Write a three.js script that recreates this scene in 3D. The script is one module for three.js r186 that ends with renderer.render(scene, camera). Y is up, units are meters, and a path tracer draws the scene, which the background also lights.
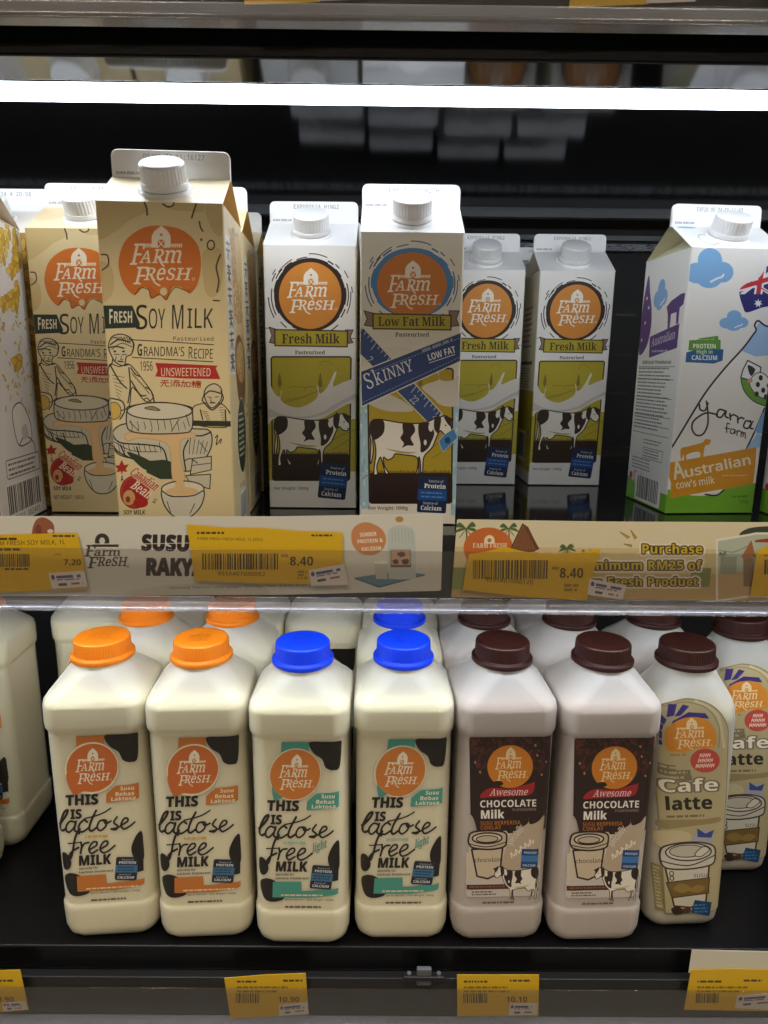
import * as THREE from 'three';
import { mergeGeometries } from 'three/addons/utils/BufferGeometryUtils.js';
import { RoundedBoxGeometry } from 'three/addons/geometries/RoundedBoxGeometry.js';
import { RectAreaLightUniformsLib } from 'three/addons/lights/RectAreaLightUniformsLib.js';

// ---------------------------------------------------------------- camera, light, exposure
const renderer = new THREE.WebGLRenderer();
renderer.toneMapping = THREE.LinearToneMapping;
renderer.toneMappingExposure = 1.0;
renderer.shadowMap.enabled = true;
RectAreaLightUniformsLib.init();
const scene = new THREE.Scene();
scene.background = new THREE.Color(0x000000);
const R = THREE.MathUtils.degToRad;
const camera = new THREE.PerspectiveCamera(2 * Math.atan(512 / 671.29) * 180 / Math.PI, 0.75, 0.02, 30);
camera.position.set(0, 0.1128, 0);
camera.rotation.order = 'YXZ';
camera.rotation.set(-R(12.2073), -R(0.3085), R(0.5836));
scene.add(camera);
const TUBE = { upper: 13, middle: 20, lower: 14 };     // radiance of the shelf lamps
const AISLE = 21;                                     // radiance of the ceiling panels in the aisle
const TUBE_COLOR = new THREE.Color().setRGB(0.86, 0.93, 1.0), AISLE_COLOR = new THREE.Color().setRGB(1.0, 0.90, 0.75);

// ---------------------------------------------------------------- helpers
let seed = 7;
const rnd = () => { seed = (seed * 1664525 + 1013904223) >>> 0; return seed / 4294967296; };
const used = {};
function numbered(n) { const k = used[n] = (used[n] ?? -1) + 1; return k ? n + '_' + String(k).padStart(3, '0') : n; }
function mesh(name, geo, mat, parent, kind) {
  const m = new THREE.Mesh(geo, mat); m.castShadow = m.receiveShadow = true;
  m.name = parent === scene ? numbered(name) : name; parent.add(m);
  if (kind) m.userData.kind = kind;
  return m;
}
function thing(name, label, category, p = [0, 0, 0], turn = 0, group) {
  const o = new THREE.Group(); o.name = numbered(name); scene.add(o);
  o.position.set(...p); o.rotation.y = turn; o.userData = { label, category };
  if (group) o.userData.group = group;
  return o;
}
function struct(name, geo, mat) { const m = mesh(name, geo, mat, scene); m.userData.kind = 'structure'; return m; }
const box = (x0, x1, y0, y1, z0, z1) => new THREE.BoxGeometry(x1 - x0, y1 - y0, z1 - z0).translate((x0 + x1) / 2, (y0 + y1) / 2, (z0 + z1) / 2);
const rbox = (x0, x1, y0, y1, z0, z1, r) => new RoundedBoxGeometry(x1 - x0, y1 - y0, z1 - z0, 2, r).translate((x0 + x1) / 2, (y0 + y1) / 2, (z0 + z1) / 2);
const std = (o) => new THREE.MeshStandardMaterial(o), phy = (o) => new THREE.MeshPhysicalMaterial(o);
const lin = (r, g, b) => new THREE.Color().setRGB(r, g, b);
function canvas(w, h, draw, srgb = true) {
  const c = document.createElement('canvas'); c.width = w; c.height = h;
  const g = c.getContext('2d'); g.lineJoin = g.lineCap = 'round'; draw(g);
  const t = new THREE.CanvasTexture(c); if (srgb) t.colorSpace = THREE.SRGBColorSpace; t.anisotropy = 8;
  return t;
}

// ---------------------------------------------------------------- drawing helpers for print
const SANS = 'sans-serif', SERIF = 'serif', MONO = 'monospace';
// text with cap height h, stretched to run from x0 to x1 on baseline y
function ft(g, s, x0, x1, y, h, o = {}) {
  g.save(); g.translate(x0, y); if (o.rot) g.rotate(o.rot); if (o.skew) g.transform(1, 0, -o.skew, 1, 0, 0);
  g.font = (o.bold ? 'bold ' : '') + '100px ' + (o.font ?? SANS);
  const w = g.measureText(s).width; g.scale((x1 - x0) / w, h / 71.4);
  g.fillStyle = o.col ?? '#2a2018';
  if (o.line) { g.lineWidth = o.lw ?? 10; g.strokeStyle = o.line; g.strokeText(s, 0, 0); }
  if (!o.hollow) g.fillText(s, 0, 0);
  g.restore();
}
function path(g, pts, closed) {          // smooth curve through the points
  const n = pts.length, P = (i) => closed ? pts[(i + n) % n] : pts[Math.max(0, Math.min(n - 1, i))];
  g.beginPath(); g.moveTo(...pts[0]);
  for (let i = 0; i < (closed ? n : n - 1); i++) {
    const [a, b, c, d] = [P(i - 1), P(i), P(i + 1), P(i + 2)];
    g.bezierCurveTo(b[0] + (c[0] - a[0]) / 6, b[1] + (c[1] - a[1]) / 6, c[0] - (d[0] - b[0]) / 6, c[1] - (d[1] - b[1]) / 6, c[0], c[1]);
  }
  if (closed) g.closePath();
}
const pairs = (a) => { const o = []; for (let i = 0; i < a.length; i += 2) o.push([a[i], a[i + 1]]); return o; };
function curve(g, a, lw, col) { path(g, pairs(a)); g.lineWidth = lw; g.strokeStyle = col; g.stroke(); }
function blob(g, a, fill, lw, col) { path(g, pairs(a), true); if (fill) { g.fillStyle = fill; g.fill(); } if (lw) { g.lineWidth = lw; g.strokeStyle = col; g.stroke(); } }
function poly(g, a, fill, lw, col) {
  g.beginPath(); pairs(a).forEach((p, i) => i ? g.lineTo(...p) : g.moveTo(...p)); g.closePath();
  if (fill) { g.fillStyle = fill; g.fill(); } if (lw) { g.lineWidth = lw; g.strokeStyle = col; g.stroke(); }
}
function ell(g, x, y, rx, ry, fill, lw, col, rot = 0, a0 = 0, a1 = 7) {
  g.beginPath(); g.ellipse(x, y, rx, ry, rot, a0, Math.min(a1, a0 + Math.PI * 2)); if (fill) { g.fillStyle = fill; g.fill(); } if (lw) { g.lineWidth = lw; g.strokeStyle = col; g.stroke(); }
}
function rect(g, x, y, w, h, fill, r = 0, lw, col) { g.beginPath(); g.roundRect(x, y, w, h, r); if (fill) { g.fillStyle = fill; g.fill(); } if (lw) { g.lineWidth = lw; g.strokeStyle = col; g.stroke(); } }
function bars(g, x, y, w, h, col, n = 30) { g.fillStyle = col; let p = x; const u = w / (n * 2.2); while (p < x + w - u) { const b = u * (0.6 + 1.6 * rnd()); g.fillRect(p, y, Math.min(b, x + w - p), h); p += b + u * (0.5 + 1.3 * rnd()); } }
function grain(g, w, h, n, tones, s0, s1, a) { for (let i = 0; i < n; i++) { g.globalAlpha = a * rnd(); g.fillStyle = tones[Math.floor(rnd() * tones.length)]; const s = s0 + (s1 - s0) * rnd(); g.fillRect(rnd() * w, rnd() * h, s, s * (0.4 + rnd())); } g.globalAlpha = 1; }
// paragraphs too small to read in the photograph: grey rows of short strokes
function rows(g, x, y, w, n, dy, h, col) { g.fillStyle = col; for (let i = 0; i < n; i++) { let p = x; const e = x + w * (0.75 + 0.25 * rnd()); while (p < e) { const l = h * (0.6 + 3 * rnd()); g.fillRect(p, y + i * dy, Math.min(l, e - p), h); p += l + h * 0.6; } } }
const at = (g, M, k, oy = 0) => g.setTransform(k * M[0], k * M[1], k * M[2], k * M[3], k * M[4], k * M[5] + oy);

// round barn logo with the two-line italic lettering; unit radius about (cx, cy), stretched by (rx, ry)
function lettering(g, cx, cy, rx, ry, ink = '#f7efe2', back = '#d9762b') {
  g.save(); g.translate(cx, cy); g.scale(rx, ry);
  g.fillStyle = ink; g.beginPath(); g.moveTo(-.2, -.37); g.lineTo(-.2, -.62); g.quadraticCurveTo(-.19, -.7, -.12, -.78); g.lineTo(.03, -.9); g.lineTo(.18, -.78); g.quadraticCurveTo(.25, -.7, .26, -.62); g.lineTo(.26, -.37); g.closePath(); g.fill();
  g.fillStyle = back; g.fillRect(-.05, -.56, .16, .19); ell(g, .03, -.68, .035, .035, back);
  g.strokeStyle = ink; g.lineWidth = .025; g.beginPath(); g.moveTo(-.05, -.56); g.lineTo(.11, -.37); g.moveTo(.11, -.56); g.lineTo(-.05, -.37); g.stroke();
  for (let i = 0; i < 6; i++) { g.fillStyle = ink; g.fillRect(-.36 + i * .028, -.47, .018, .1); g.fillRect(.28 + i * .045, -.47, .026, .1); }
  g.fillRect(-.36, -.44, .16, .02); g.fillRect(.26, -.44, .28, .02);
  const o = { font: SERIF, col: ink, skew: .22, line: ink, lw: 2.2 };
  ft(g, 'F', -.74, -.44, .04, .5, o); ft(g, 'A', -.5, -.22, 0, .3, o); ft(g, 'R', -.2, .08, 0, .33, o); ft(g, 'm', .06, .52, 0, .4, o);
  g.lineWidth = .045; curve(g, [-.04, -.12, .04, .02, .1, .08], .04, ink);
  ft(g, 'F', -.66, -.34, .52, .42, o); ft(g, 'R', -.4, -.12, .42, .3, o); ft(g, 'e', -.12, .12, .42, .38, o); ft(g, 'S', .13, .36, .42, .29, o); ft(g, 'H', .36, .74, .42, .29, o);
  curve(g, [-.22, .3, -.12, .48, 0, .56], .04, ink);
  ell(g, .82, .4, .03, .03, null, .012, ink);
  g.restore();
}
// brushed ring strokes round a logo
function brush(g, cx, cy, rx, ry, col, list) { g.lineCap = 'butt'; for (const [r, a, b, w] of list) { g.lineWidth = w; g.strokeStyle = col; g.beginPath(); g.ellipse(cx, cy, rx * r, ry * r, 0, R(a), R(b)); g.stroke(); } g.lineCap = 'round'; }
const RING = [[1.2, -112, -95, 6], [1.27, -145, -118, 6], [1.3, -92, -65, 6], [1.27, -50, -42, 7], [1.35, -35, -24, 6], [1.22, -62, -52, 9], [1.38, -12, -4, 6], [1.25, -18, 15, 7], [1.33, -5, 25, 6], [1.22, 20, 34, 8], [1.3, 45, 58, 7], [1.38, 150, 178, 7], [1.28, 152, 190, 7], [1.33, 200, 212, 7], [1.24, 205, 222, 9], [1.4, 208, 216, 6], [1.2, 225, 240, 9], [1.28, 128, 140, 7]];
function cow(g, dark = '#2a1712', white = '#f1ece2') {     // walking dairy cow, drawn in a 105..592 by 400..738 frame
  blob(g, [115, 440, 160, 425, 300, 445, 420, 445, 490, 415, 500, 400, 515, 412, 545, 405, 575, 420, 592, 425, 578, 445, 585, 490, 570, 515, 540, 508, 515, 490, 490, 540, 470, 585, 430, 625, 418, 660, 415, 720, 405, 725, 400, 660, 392, 640, 392, 720, 375, 738, 385, 700, 380, 640, 300, 625, 255, 620, 240, 640, 210, 655, 185, 640, 190, 690, 212, 728, 195, 730, 175, 660, 165, 640, 145, 690, 148, 735, 128, 738, 130, 690, 140, 620, 135, 560, 120, 520, 125, 600, 112, 670, 105, 660, 112, 560, 105, 500], white, 7, dark);
  blob(g, [110, 440, 160, 425, 190, 440, 190, 490, 170, 520, 130, 540, 108, 500], dark);
  blob(g, [300, 448, 355, 450, 370, 490, 345, 530, 362, 570, 325, 572, 295, 584, 305, 560, 285, 530, 300, 500], dark);
  blob(g, [395, 448, 450, 445, 482, 500, 462, 560, 440, 595, 405, 610, 402, 560, 390, 500], dark);
  blob(g, [486, 416, 520, 415, 516, 470, 505, 503, 482, 475], dark); blob(g, [540, 410, 590, 424, 575, 440, 580, 465, 560, 450], dark);
  ell(g, 462, 470, 14, 24, white); ell(g, 430, 555, 9, 16, white); blob(g, [200, 590, 300, 618, 380, 612, 300, 606], '#b9a56a');
  g.fillStyle = dark; g.fillRect(545, 455, 8, 8); ell(g, 572, 500, 4, 4, dark);
}
function proteinTag(g, x, y, w, h, rot) {
  g.save(); g.translate(x, y); g.rotate(rot); rect(g, 0, 0, w, h, '#16284f', w * .06); rect(g, 0, h * .36, w, h * .3, '#1c4f93');
  ft(g, 'Source of', w * .35, w * .85, h * .16, h * .07, { font: SERIF, col: '#dfe4ee' }); ft(g, 'Protein', w * .2, w * .95, h * .32, h * .12, { font: SERIF, col: '#fff', bold: true });
  rows(g, w * .12, h * .43, w * .8, 2, h * .11, h * .04, '#5f95d6'); ft(g, 'Source of', w * .2, w * .7, h * .77, h * .07, { font: SERIF, col: '#dfe4ee' }); ft(g, 'Calcium', w * .12, w * .85, h * .93, h * .12, { font: SERIF, col: '#fff', bold: true });
  g.restore();
}
// ---------------------------------------------------------------- printed carton sheets: front | side, then roof | seal strip
const AW = 1120, AH = 1800, FH = 1606;
function sheet(o) {
  return canvas(AW, AH, (g) => {
    const zone = (x, y, w, h, f) => { g.save(); g.setTransform(1, 0, 0, 1, 0, 0); g.beginPath(); g.rect(x, y, w, h); g.clip(); f((M, kx, ky) => g.setTransform(kx * M[0], ky * M[1], kx * M[2], ky * M[3], x + kx * M[4], y + ky * M[5])); g.restore(); };
    g.fillStyle = o.paper; g.fillRect(0, 0, AW, AH);
    zone(0, 0, 560, FH, (T) => o.front(g, T)); zone(560, 0, 560, FH, (T) => o.side(g, T));
    g.setTransform(1, 0, 0, 1, 0, 0);
    g.fillStyle = o.roof ?? o.paper; g.fillRect(0, FH + 2, 560, 200); g.fillStyle = o.fin ?? '#eeeeec'; g.fillRect(560, FH + 2, 560, 200);
    zone(0, FH + 2, 560, 190, () => o.top && o.top(g));
    ft(g, o.stamp, 560 + 150, 560 + 440, 1655, 26, { font: MONO, col: '#7d7c82' }); ft(g, o.note ?? 'GUNA SEBELUM', 580, 700, 1735, 14, { col: '#6a6870', bold: true });
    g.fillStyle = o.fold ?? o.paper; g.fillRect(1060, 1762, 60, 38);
  });
}
const I = [1, 0, 0, 1, 0, 0];
// ---- cream carton of soy milk
const INK = '#23231d', CREAM = '#e3cf9f';
function stoneMill(g) {
  const s = '#cfc6ae', L = (a, w = 6) => curve(g, a, w, INK);
  // lower mill trough with spout, upper stone, pouring milk, bowl
  blob(g, [95, 480, 150, 440, 300, 445, 440, 460, 510, 470, 518, 540, 470, 620, 405, 645, 330, 600, 250, 600, 130, 575, 98, 530], s, 5, INK);
  L([95, 480, 130, 520, 250, 530, 310, 545, 330, 600]); L([440, 490, 480, 490, 516, 475]); L([130, 530, 150, 575]); L([200, 540, 215, 590]); L([420, 510, 400, 560, 410, 640]); L([100, 515, 180, 555, 290, 560], 3); L([470, 520, 500, 560], 3);
  poly(g, [250, 600, 330, 600, 400, 640, 405, 680, 300, 680, 240, 650], '#2c3a22'); poly(g, [440, 590, 520, 580, 520, 640, 430, 660], s, 4, INK); poly(g, [410, 665, 518, 660, 515, 725, 430, 700], s, 4, INK); L([440, 620, 520, 610], 3);
  blob(g, [160, 480, 300, 470, 440, 480, 440, 500, 390, 510, 388, 590, 405, 660, 402, 745, 368, 745, 350, 660, 345, 570, 320, 520, 220, 500, 162, 512], '#e5bf8a', 2, '#b58f58');
  blob(g, [160, 385, 175, 365, 300, 348, 420, 365, 437, 390, 432, 465, 380, 480, 250, 482, 175, 470, 158, 440], s, 5, INK);
  ell(g, 298, 385, 137, 36, '#ddd4bd', 5, INK); blob(g, [235, 372, 270, 366, 300, 382, 262, 380], '#a98c50', 3, INK); L([170, 430, 210, 470], 3); L([380, 420, 350, 470], 3); L([410, 400, 425, 450], 3);
  for (let i = 0; i < 9; i++) { L([175 + i * 28, 425 + 6 * Math.sin(i), 182 + i * 28, 455, 176 + i * 29, 474 - (i % 3) * 6], 2.5); L([120 + i * 22, 520 + (i % 4) * 5, 128 + i * 22, 560], 2.5); } for (let i = 0; i < 5; i++) { L([430 + i * 18, 500 + i * 4, 424 + i * 16, 570], 2.5); L([330 + i * 30, 775, 345 + i * 24, 832], 2); }
  blob(g, [160, 560, 240, 590, 300, 640, 240, 640, 190, 600], '#2c3a22'); L([98, 530, 120, 560, 180, 590], 6); L([405, 600, 430, 590, 460, 610], 4);
  poly(g, [437, 425, 610, 428, 610, 452, 440, 448], '#2a3420'); L([450, 440, 605, 442], 3);
  ell(g, 398, 725, 92, 36, '#e9dcc0', 5, INK); ell(g, 395, 735, 70, 20, '#e5bf8a'); blob(g, [368, 690, 402, 690, 404, 738, 368, 738], '#e5bf8a');
  blob(g, [306, 735, 320, 800, 365, 850, 430, 850, 478, 800, 490, 735, 440, 755, 350, 757], '#d9d2bd', 5, INK); L([330, 780, 345, 830], 3); L([450, 790, 430, 835], 3);
}
function soyFront(g, T) {
  const K = [8, 8.283], A = [0.12898, -0.00272, -0.00736, 0.12353, -0.93159, -31.47049], B = [0.1363, -0.00061, -0.00823, 0.13822, -8.71465, 62.27699];
  T(A, ...K);
  for (const a of [[30, 250, 200, 250, 240, 300, 170, 340, 120, 380, 40, 420, 20, 330], [330, 250, 470, 250, 480, 300, 420, 300, 340, 290], [30, 520, 90, 540, 100, 640, 60, 690, 30, 640], [480, 480, 560, 470, 560, 640, 500, 660], [490, 280, 560, 260, 560, 400, 520, 380]]) blob(g, a, '#d6bd86');
  curve(g, [232, 262, 242, 290, 244, 316], 7, '#4a3a20'); curve(g, [310, 270, 330, 282, 352, 276, 358, 260], 7, '#4a3a20'); ell(g, 338, 268, 14, 10, '#ead9b0'); curve(g, [450, 270, 440, 300, 432, 328], 7, '#4a3a20'); curve(g, [465, 345, 470, 370, 480, 385], 6, '#4a3a20'); ell(g, 474, 422, 5, 6, '#4a3a20'); ell(g, 515, 445, 15, 20, null, 6, '#4a3a20'); curve(g, [556, 488, 540, 540, 552, 600, 545, 650], 7, '#4a3a20'); curve(g, [50, 485, 75, 490, 78, 530, 52, 552], 6, '#4a3a20'); curve(g, [530, 688, 556, 690], 6, '#4a3a20');
  blob(g, [298, 362, 390, 380, 455, 440, 474, 520, 462, 610, 430, 655, 398, 636, 360, 626, 338, 660, 330, 685, 300, 662, 262, 680, 250, 640, 228, 628, 190, 662, 150, 625, 128, 570, 123, 510, 150, 430, 220, 375], '#cf6a1e'); blob(g, [298, 362, 390, 380, 455, 440, 474, 520, 462, 606, 420, 640, 360, 620, 300, 650, 240, 620, 190, 655, 150, 622, 128, 570, 123, 510, 150, 430, 220, 375], '#da7624');
  ell(g, 232, 660, 24, 28, CREAM); ell(g, 315, 648, 16, 18, CREAM); ell(g, 378, 652, 22, 26, CREAM); curve(g, [190, 662, 215, 632, 250, 640, 262, 675, 300, 662, 325, 684, 340, 660, 365, 630, 400, 640, 430, 655], 4, '#6b3a16');
  lettering(g, 298, 522, 176, 178, '#f6e9d2', '#da7624');
  poly(g, [50, 708, 180, 710, 212, 790, 210, 808, 54, 812], '#1d2f24'); ft(g, 'F', 76, 96, 790, 66, { col: '#e9dfc4', bold: true }); ft(g, 'RESH', 97, 182, 786, 52, { col: '#e9dfc4', bold: true });
  ft(g, 'S', 190, 250, 815, 108, { col: INK }); ft(g, 'OY', 248, 322, 812, 88, { col: INK }); ft(g, 'M', 345, 408, 815, 108, { col: INK }); ft(g, 'ILK', 415, 530, 812, 88, { col: INK });
  T(B, ...K);
  ft(g, 'Pasteurised', 352, 522, 92, 16, { font: MONO, col: INK }); curve(g, [180, 90, 300, 96, 522, 108], 3.5, INK); curve(g, [185, 162, 350, 170, 520, 178], 3.5, INK);
  ft(g, 'G', 204, 228, 155, 48, { col: INK, bold: true }); ft(g, "RANDMA'S", 230, 402, 156, 38, { col: INK }); ft(g, 'R', 415, 436, 165, 48, { col: INK }); ft(g, 'ECIPE', 438, 520, 165, 40, { col: INK });
  ft(g, '1956', 215, 270, 216, 38, { col: INK }); poly(g, [280, 184, 540, 194, 532, 205, 552, 250, 400, 248, 280, 240, 290, 215], '#b8271f'); ft(g, 'UNSWEETENED', 302, 512, 238, 34, { col: '#f0dcc0' });
  const glyphs = [[6, 4, 34, 4, 2, 13, 38, 13, 19, 4, 18, 13, 18, 13, 4, 29, 23, 13, 23, 25, 23, 25, 27, 28, 27, 28, 38, 27], [2, 3, 6, 7, 0, 12, 5, 15, 1, 28, 7, 19, 14, 3, 36, 3, 11, 10, 39, 10, 25, 3, 12, 19, 25, 10, 39, 19, 25, 17, 25, 29, 17, 21, 14, 28, 31, 20, 33, 26, 36, 20, 39, 27], [0, 9, 18, 9, 18, 9, 15, 28, 15, 28, 11, 26, 9, 2, 8, 14, 8, 14, 1, 28, 23, 9, 38, 9, 38, 9, 37, 27, 23, 9, 24, 27, 24, 27, 37, 27], [8, 2, 8, 29, 0, 12, 16, 12, 2, 5, 5, 9, 14, 4, 11, 9, 8, 13, 0, 24, 9, 13, 15, 20, 27, 1, 27, 5, 19, 5, 39, 5, 20, 5, 17, 28, 23, 10, 37, 10, 37, 10, 37, 17, 22, 13, 39, 13, 23, 17, 37, 17, 29, 7, 29, 20, 24, 21, 37, 21, 37, 21, 36, 29, 24, 21, 24, 29, 24, 29, 36, 29]];
  glyphs.forEach((a, n) => { g.save(); g.translate(300 + n * 44, 253 + n); g.beginPath(); for (let i = 0; i + 3 < a.length; i += 4) { g.moveTo(a[i], a[i + 1]); g.lineTo(a[i + 2], a[i + 3]); } g.lineWidth = 3.6; g.strokeStyle = '#a8231c'; g.stroke(); g.restore(); });
  const L = (a, w = 5.5) => curve(g, a, w, INK);
  // woman with grey hair leaning over the mill
  blob(g, [92, 190, 130, 200, 170, 190, 205, 225, 262, 300, 270, 330, 240, 345, 200, 300, 180, 290, 165, 370, 90, 380, 78, 300, 82, 230], '#dfcda2', 4, INK);
  blob(g, [86, 120, 100, 80, 140, 68, 180, 85, 190, 120, 180, 150, 160, 160, 150, 195, 118, 185, 100, 160], '#d8c9a4', 4.5, INK); for (let i = 0; i < 7; i++) { L([98 + i * 12, 92 - i % 2 * 8, 108 + i * 11, 80, 122 + i * 9, 90 + i * 3], 2.5); L([100 + i * 3, 235 + i * 14, 150 - i * 3, 245 + i * 15], 1.8); L([490 + i * 9, 300 - i % 3 * 8, 498 + i * 8, 285, 505 + i * 7, 296], 2.5); } L([95, 110, 130, 90, 175, 100]); L([100, 130, 140, 105, 185, 120], 3); L([88, 122, 120, 118, 150, 125]); L([110, 150, 130, 150], 3); L([140, 152, 160, 150], 3); L([125, 178, 145, 180]); L([180, 90, 192, 110, 185, 140]); L([118, 160, 112, 182], 3); L([95, 200, 130, 260, 160, 290]); L([170, 205, 175, 280, 165, 350]); L([240, 285, 262, 300, 275, 345, 262, 350]); L([180, 260, 215, 315, 240, 320]); L([245, 300, 255, 312], 3); L([84, 330, 140, 345, 150, 385, 130, 420]); ell(g, 105, 385, 30, 36, '#d7b25a', 3, INK);
  // second figure behind the handle
  blob(g, [440, 370, 470, 355, 500, 350, 520, 352, 560, 355, 590, 385, 612, 430, 590, 440, 575, 455, 480, 450, 440, 425], '#dfcda2', 4, INK); blob(g, [485, 310, 500, 280, 530, 270, 556, 290, 558, 330, 545, 352, 520, 372, 498, 352], '#d8c9a4', 4.5, INK); L([484, 320, 510, 300, 555, 310]); L([500, 325, 515, 328], 3); L([530, 326, 545, 324], 3); L([512, 350, 530, 350]); L([470, 380, 480, 420]); L([575, 380, 580, 440]); L([490, 355, 520, 380, 552, 355]); L([590, 385, 610, 420, 606, 445]); L([535, 500, 545, 490, 540, 530, 560, 505, 558, 525], 4);
  L([484, 318, 478, 340, 490, 352], 5); L([556, 300, 566, 330, 556, 352], 5); for (let i = 0; i < 6; i++) { L([478 + i * 4, 385 + i * 8, 500 + i * 3, 388 + i * 8], 1.8); L([548 + i * 3, 372 + i * 10, 566 + i * 2, 368 + i * 11], 1.8); } L([515, 332, 512, 342, 520, 343], 2.5);
  L([140, 158, 136, 170, 146, 171], 2.5); L([104, 168, 98, 190, 88, 200], 5); L([150, 196, 168, 192], 5); L([85, 235, 76, 300, 84, 372], 6); L([178, 205, 198, 232, 214, 240], 5); for (let i = 0; i < 8; i++) L([182 + i * 8, 222 + i * 9, 190 + i * 8, 240 + i * 9], 2); ell(g, 112, 138, 6, 4, INK); ell(g, 148, 138, 6, 4, INK); L([262, 348, 245, 330, 232, 338], 4);
  stoneMill(g);
  // red bean badge
  poly(g, [105, 620, 125, 618, 135, 595, 145, 618, 165, 615, 152, 635, 158, 648, 138, 645, 136, 662, 130, 645, 112, 650, 118, 635], '#b3261d'); ft(g, 'A', 130, 142, 690, 26, { col: INK, bold: true });
  ell(g, 190, 738, 62, 72, '#c43a30', 4, '#8e1a16'); ell(g, 185, 735, 48, 58, '#a81f1b'); ell(g, 165, 762, 28, 36, '#d9a06a', 3, '#8e1a16'); ell(g, 160, 770, 10, 14, '#8e3a20'); ell(g, 215, 785, 32, 22, '#b3241e');
  ft(g, 'Canadian', 165, 300, 655, 42, { font: SERIF, col: '#b3261d', line: '#f1dcb8', lw: 10, rot: .62, skew: .2, bold: true }); ft(g, 'Bean', 168, 262, 715, 42, { font: SERIF, col: '#f4e6cc', rot: .6, skew: .2, bold: true });
  ft(g, 'BCC', 275, 300, 790, 12, { col: INK, bold: true, rot: -1 }); ft(g, 'SOY MILK', 140, 234, 838, 20, { col: INK, bold: true }); ft(g, 'NET WEIGHT : 1000 G', 140, 300, 885, 20, { col: INK });
}
function soySide(g, T) {          // 74.5 mm wide, drawn in millimetres
  T(I, 560 / 74.5, FH / 206.3);
  for (let i = 0; i < 260; i++) { const x = 18 + rnd() * 44, y = 8 + rnd() * 60; ell(g, x, y, 2.6, 1.7, ['#c79a55', '#d9b573', '#b98a45', '#cfa664'][i % 4], .25, '#8a6430', rnd() * 3); }
  for (const a of [[10, 30, 22, 28, 24, 60, 12, 66], [40, 14, 62, 10, 66, 30, 46, 40], [30, 70, 62, 66, 60, 82, 34, 84]]) blob(g, a, '#dcbf86');
  rect(g, 4, 16, 16, 84, '#eae7df', 2); g.strokeStyle = '#39435a';
  for (let i = 0; i < 6; i++) { const y = 19 + i * 13.5; g.lineWidth = 1.5; g.beginPath(); g.moveTo(6, y + 2); g.lineTo(18, y + 1); g.moveTo(12, y); g.lineTo(12, y + 11); g.moveTo(6, y + 6); g.lineTo(18, y + 5); g.moveTo(7, y + 11); g.lineTo(11, y + 7); g.moveTo(13, y + 7); g.lineTo(18, y + 11); if (i % 2) { g.moveTo(8, y + 3.5); g.lineTo(16, y + 3.5); g.moveTo(8, y + 9); g.lineTo(17, y + 9); } g.stroke(); }
  blob(g, [22, 84, 40, 74, 66, 84, 68, 102, 56, 122, 40, 126, 26, 112], '#7a4a2a'); ell(g, 45, 92, 20, 14, '#cfa15c');
  for (let i = 0; i < 90; i++) { const a = rnd() * 6.28, r = Math.sqrt(rnd()); ell(g, 45 + 17 * r * Math.cos(a), 92 + 12 * r * Math.sin(a), 2, 1.5, ['#d8b06c', '#c2914c', '#e2c387'][i % 3], .2, '#7d5526', rnd() * 3); }
  ell(g, 40, 142, 20, 26, '#1f3529', 1, '#dfe0c6'); for (let i = 0; i < 8; i++) rows(g, 26, 126 + i * 4, 28, 1, 4, 1.4, '#cfd3b4');
  ft(g, '1000 g', 24, 48, 177, 3, { col: INK }); rect(g, 26, 180, 30, 24, '#eef0ee', 1); bars(g, 28, 182, 26, 18, '#2d3f63', 14);
}
const soyArt = { paper: CREAM, roof: '#e9d8b2', fin: '#eeeae2', fold: '#dcb877', stamp: '05/09/24 11:16127', front: soyFront, side: soySide, top: (g) => { blob(g, [0, FH + 40, 120, FH + 20, 200, FH + 70, 80, FH + 130, 0, FH + 110], '#e2cda2'); blob(g, [380, FH + 60, 560, FH + 40, 560, FH + 150, 420, FH + 140], '#e2cda2'); } };

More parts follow.
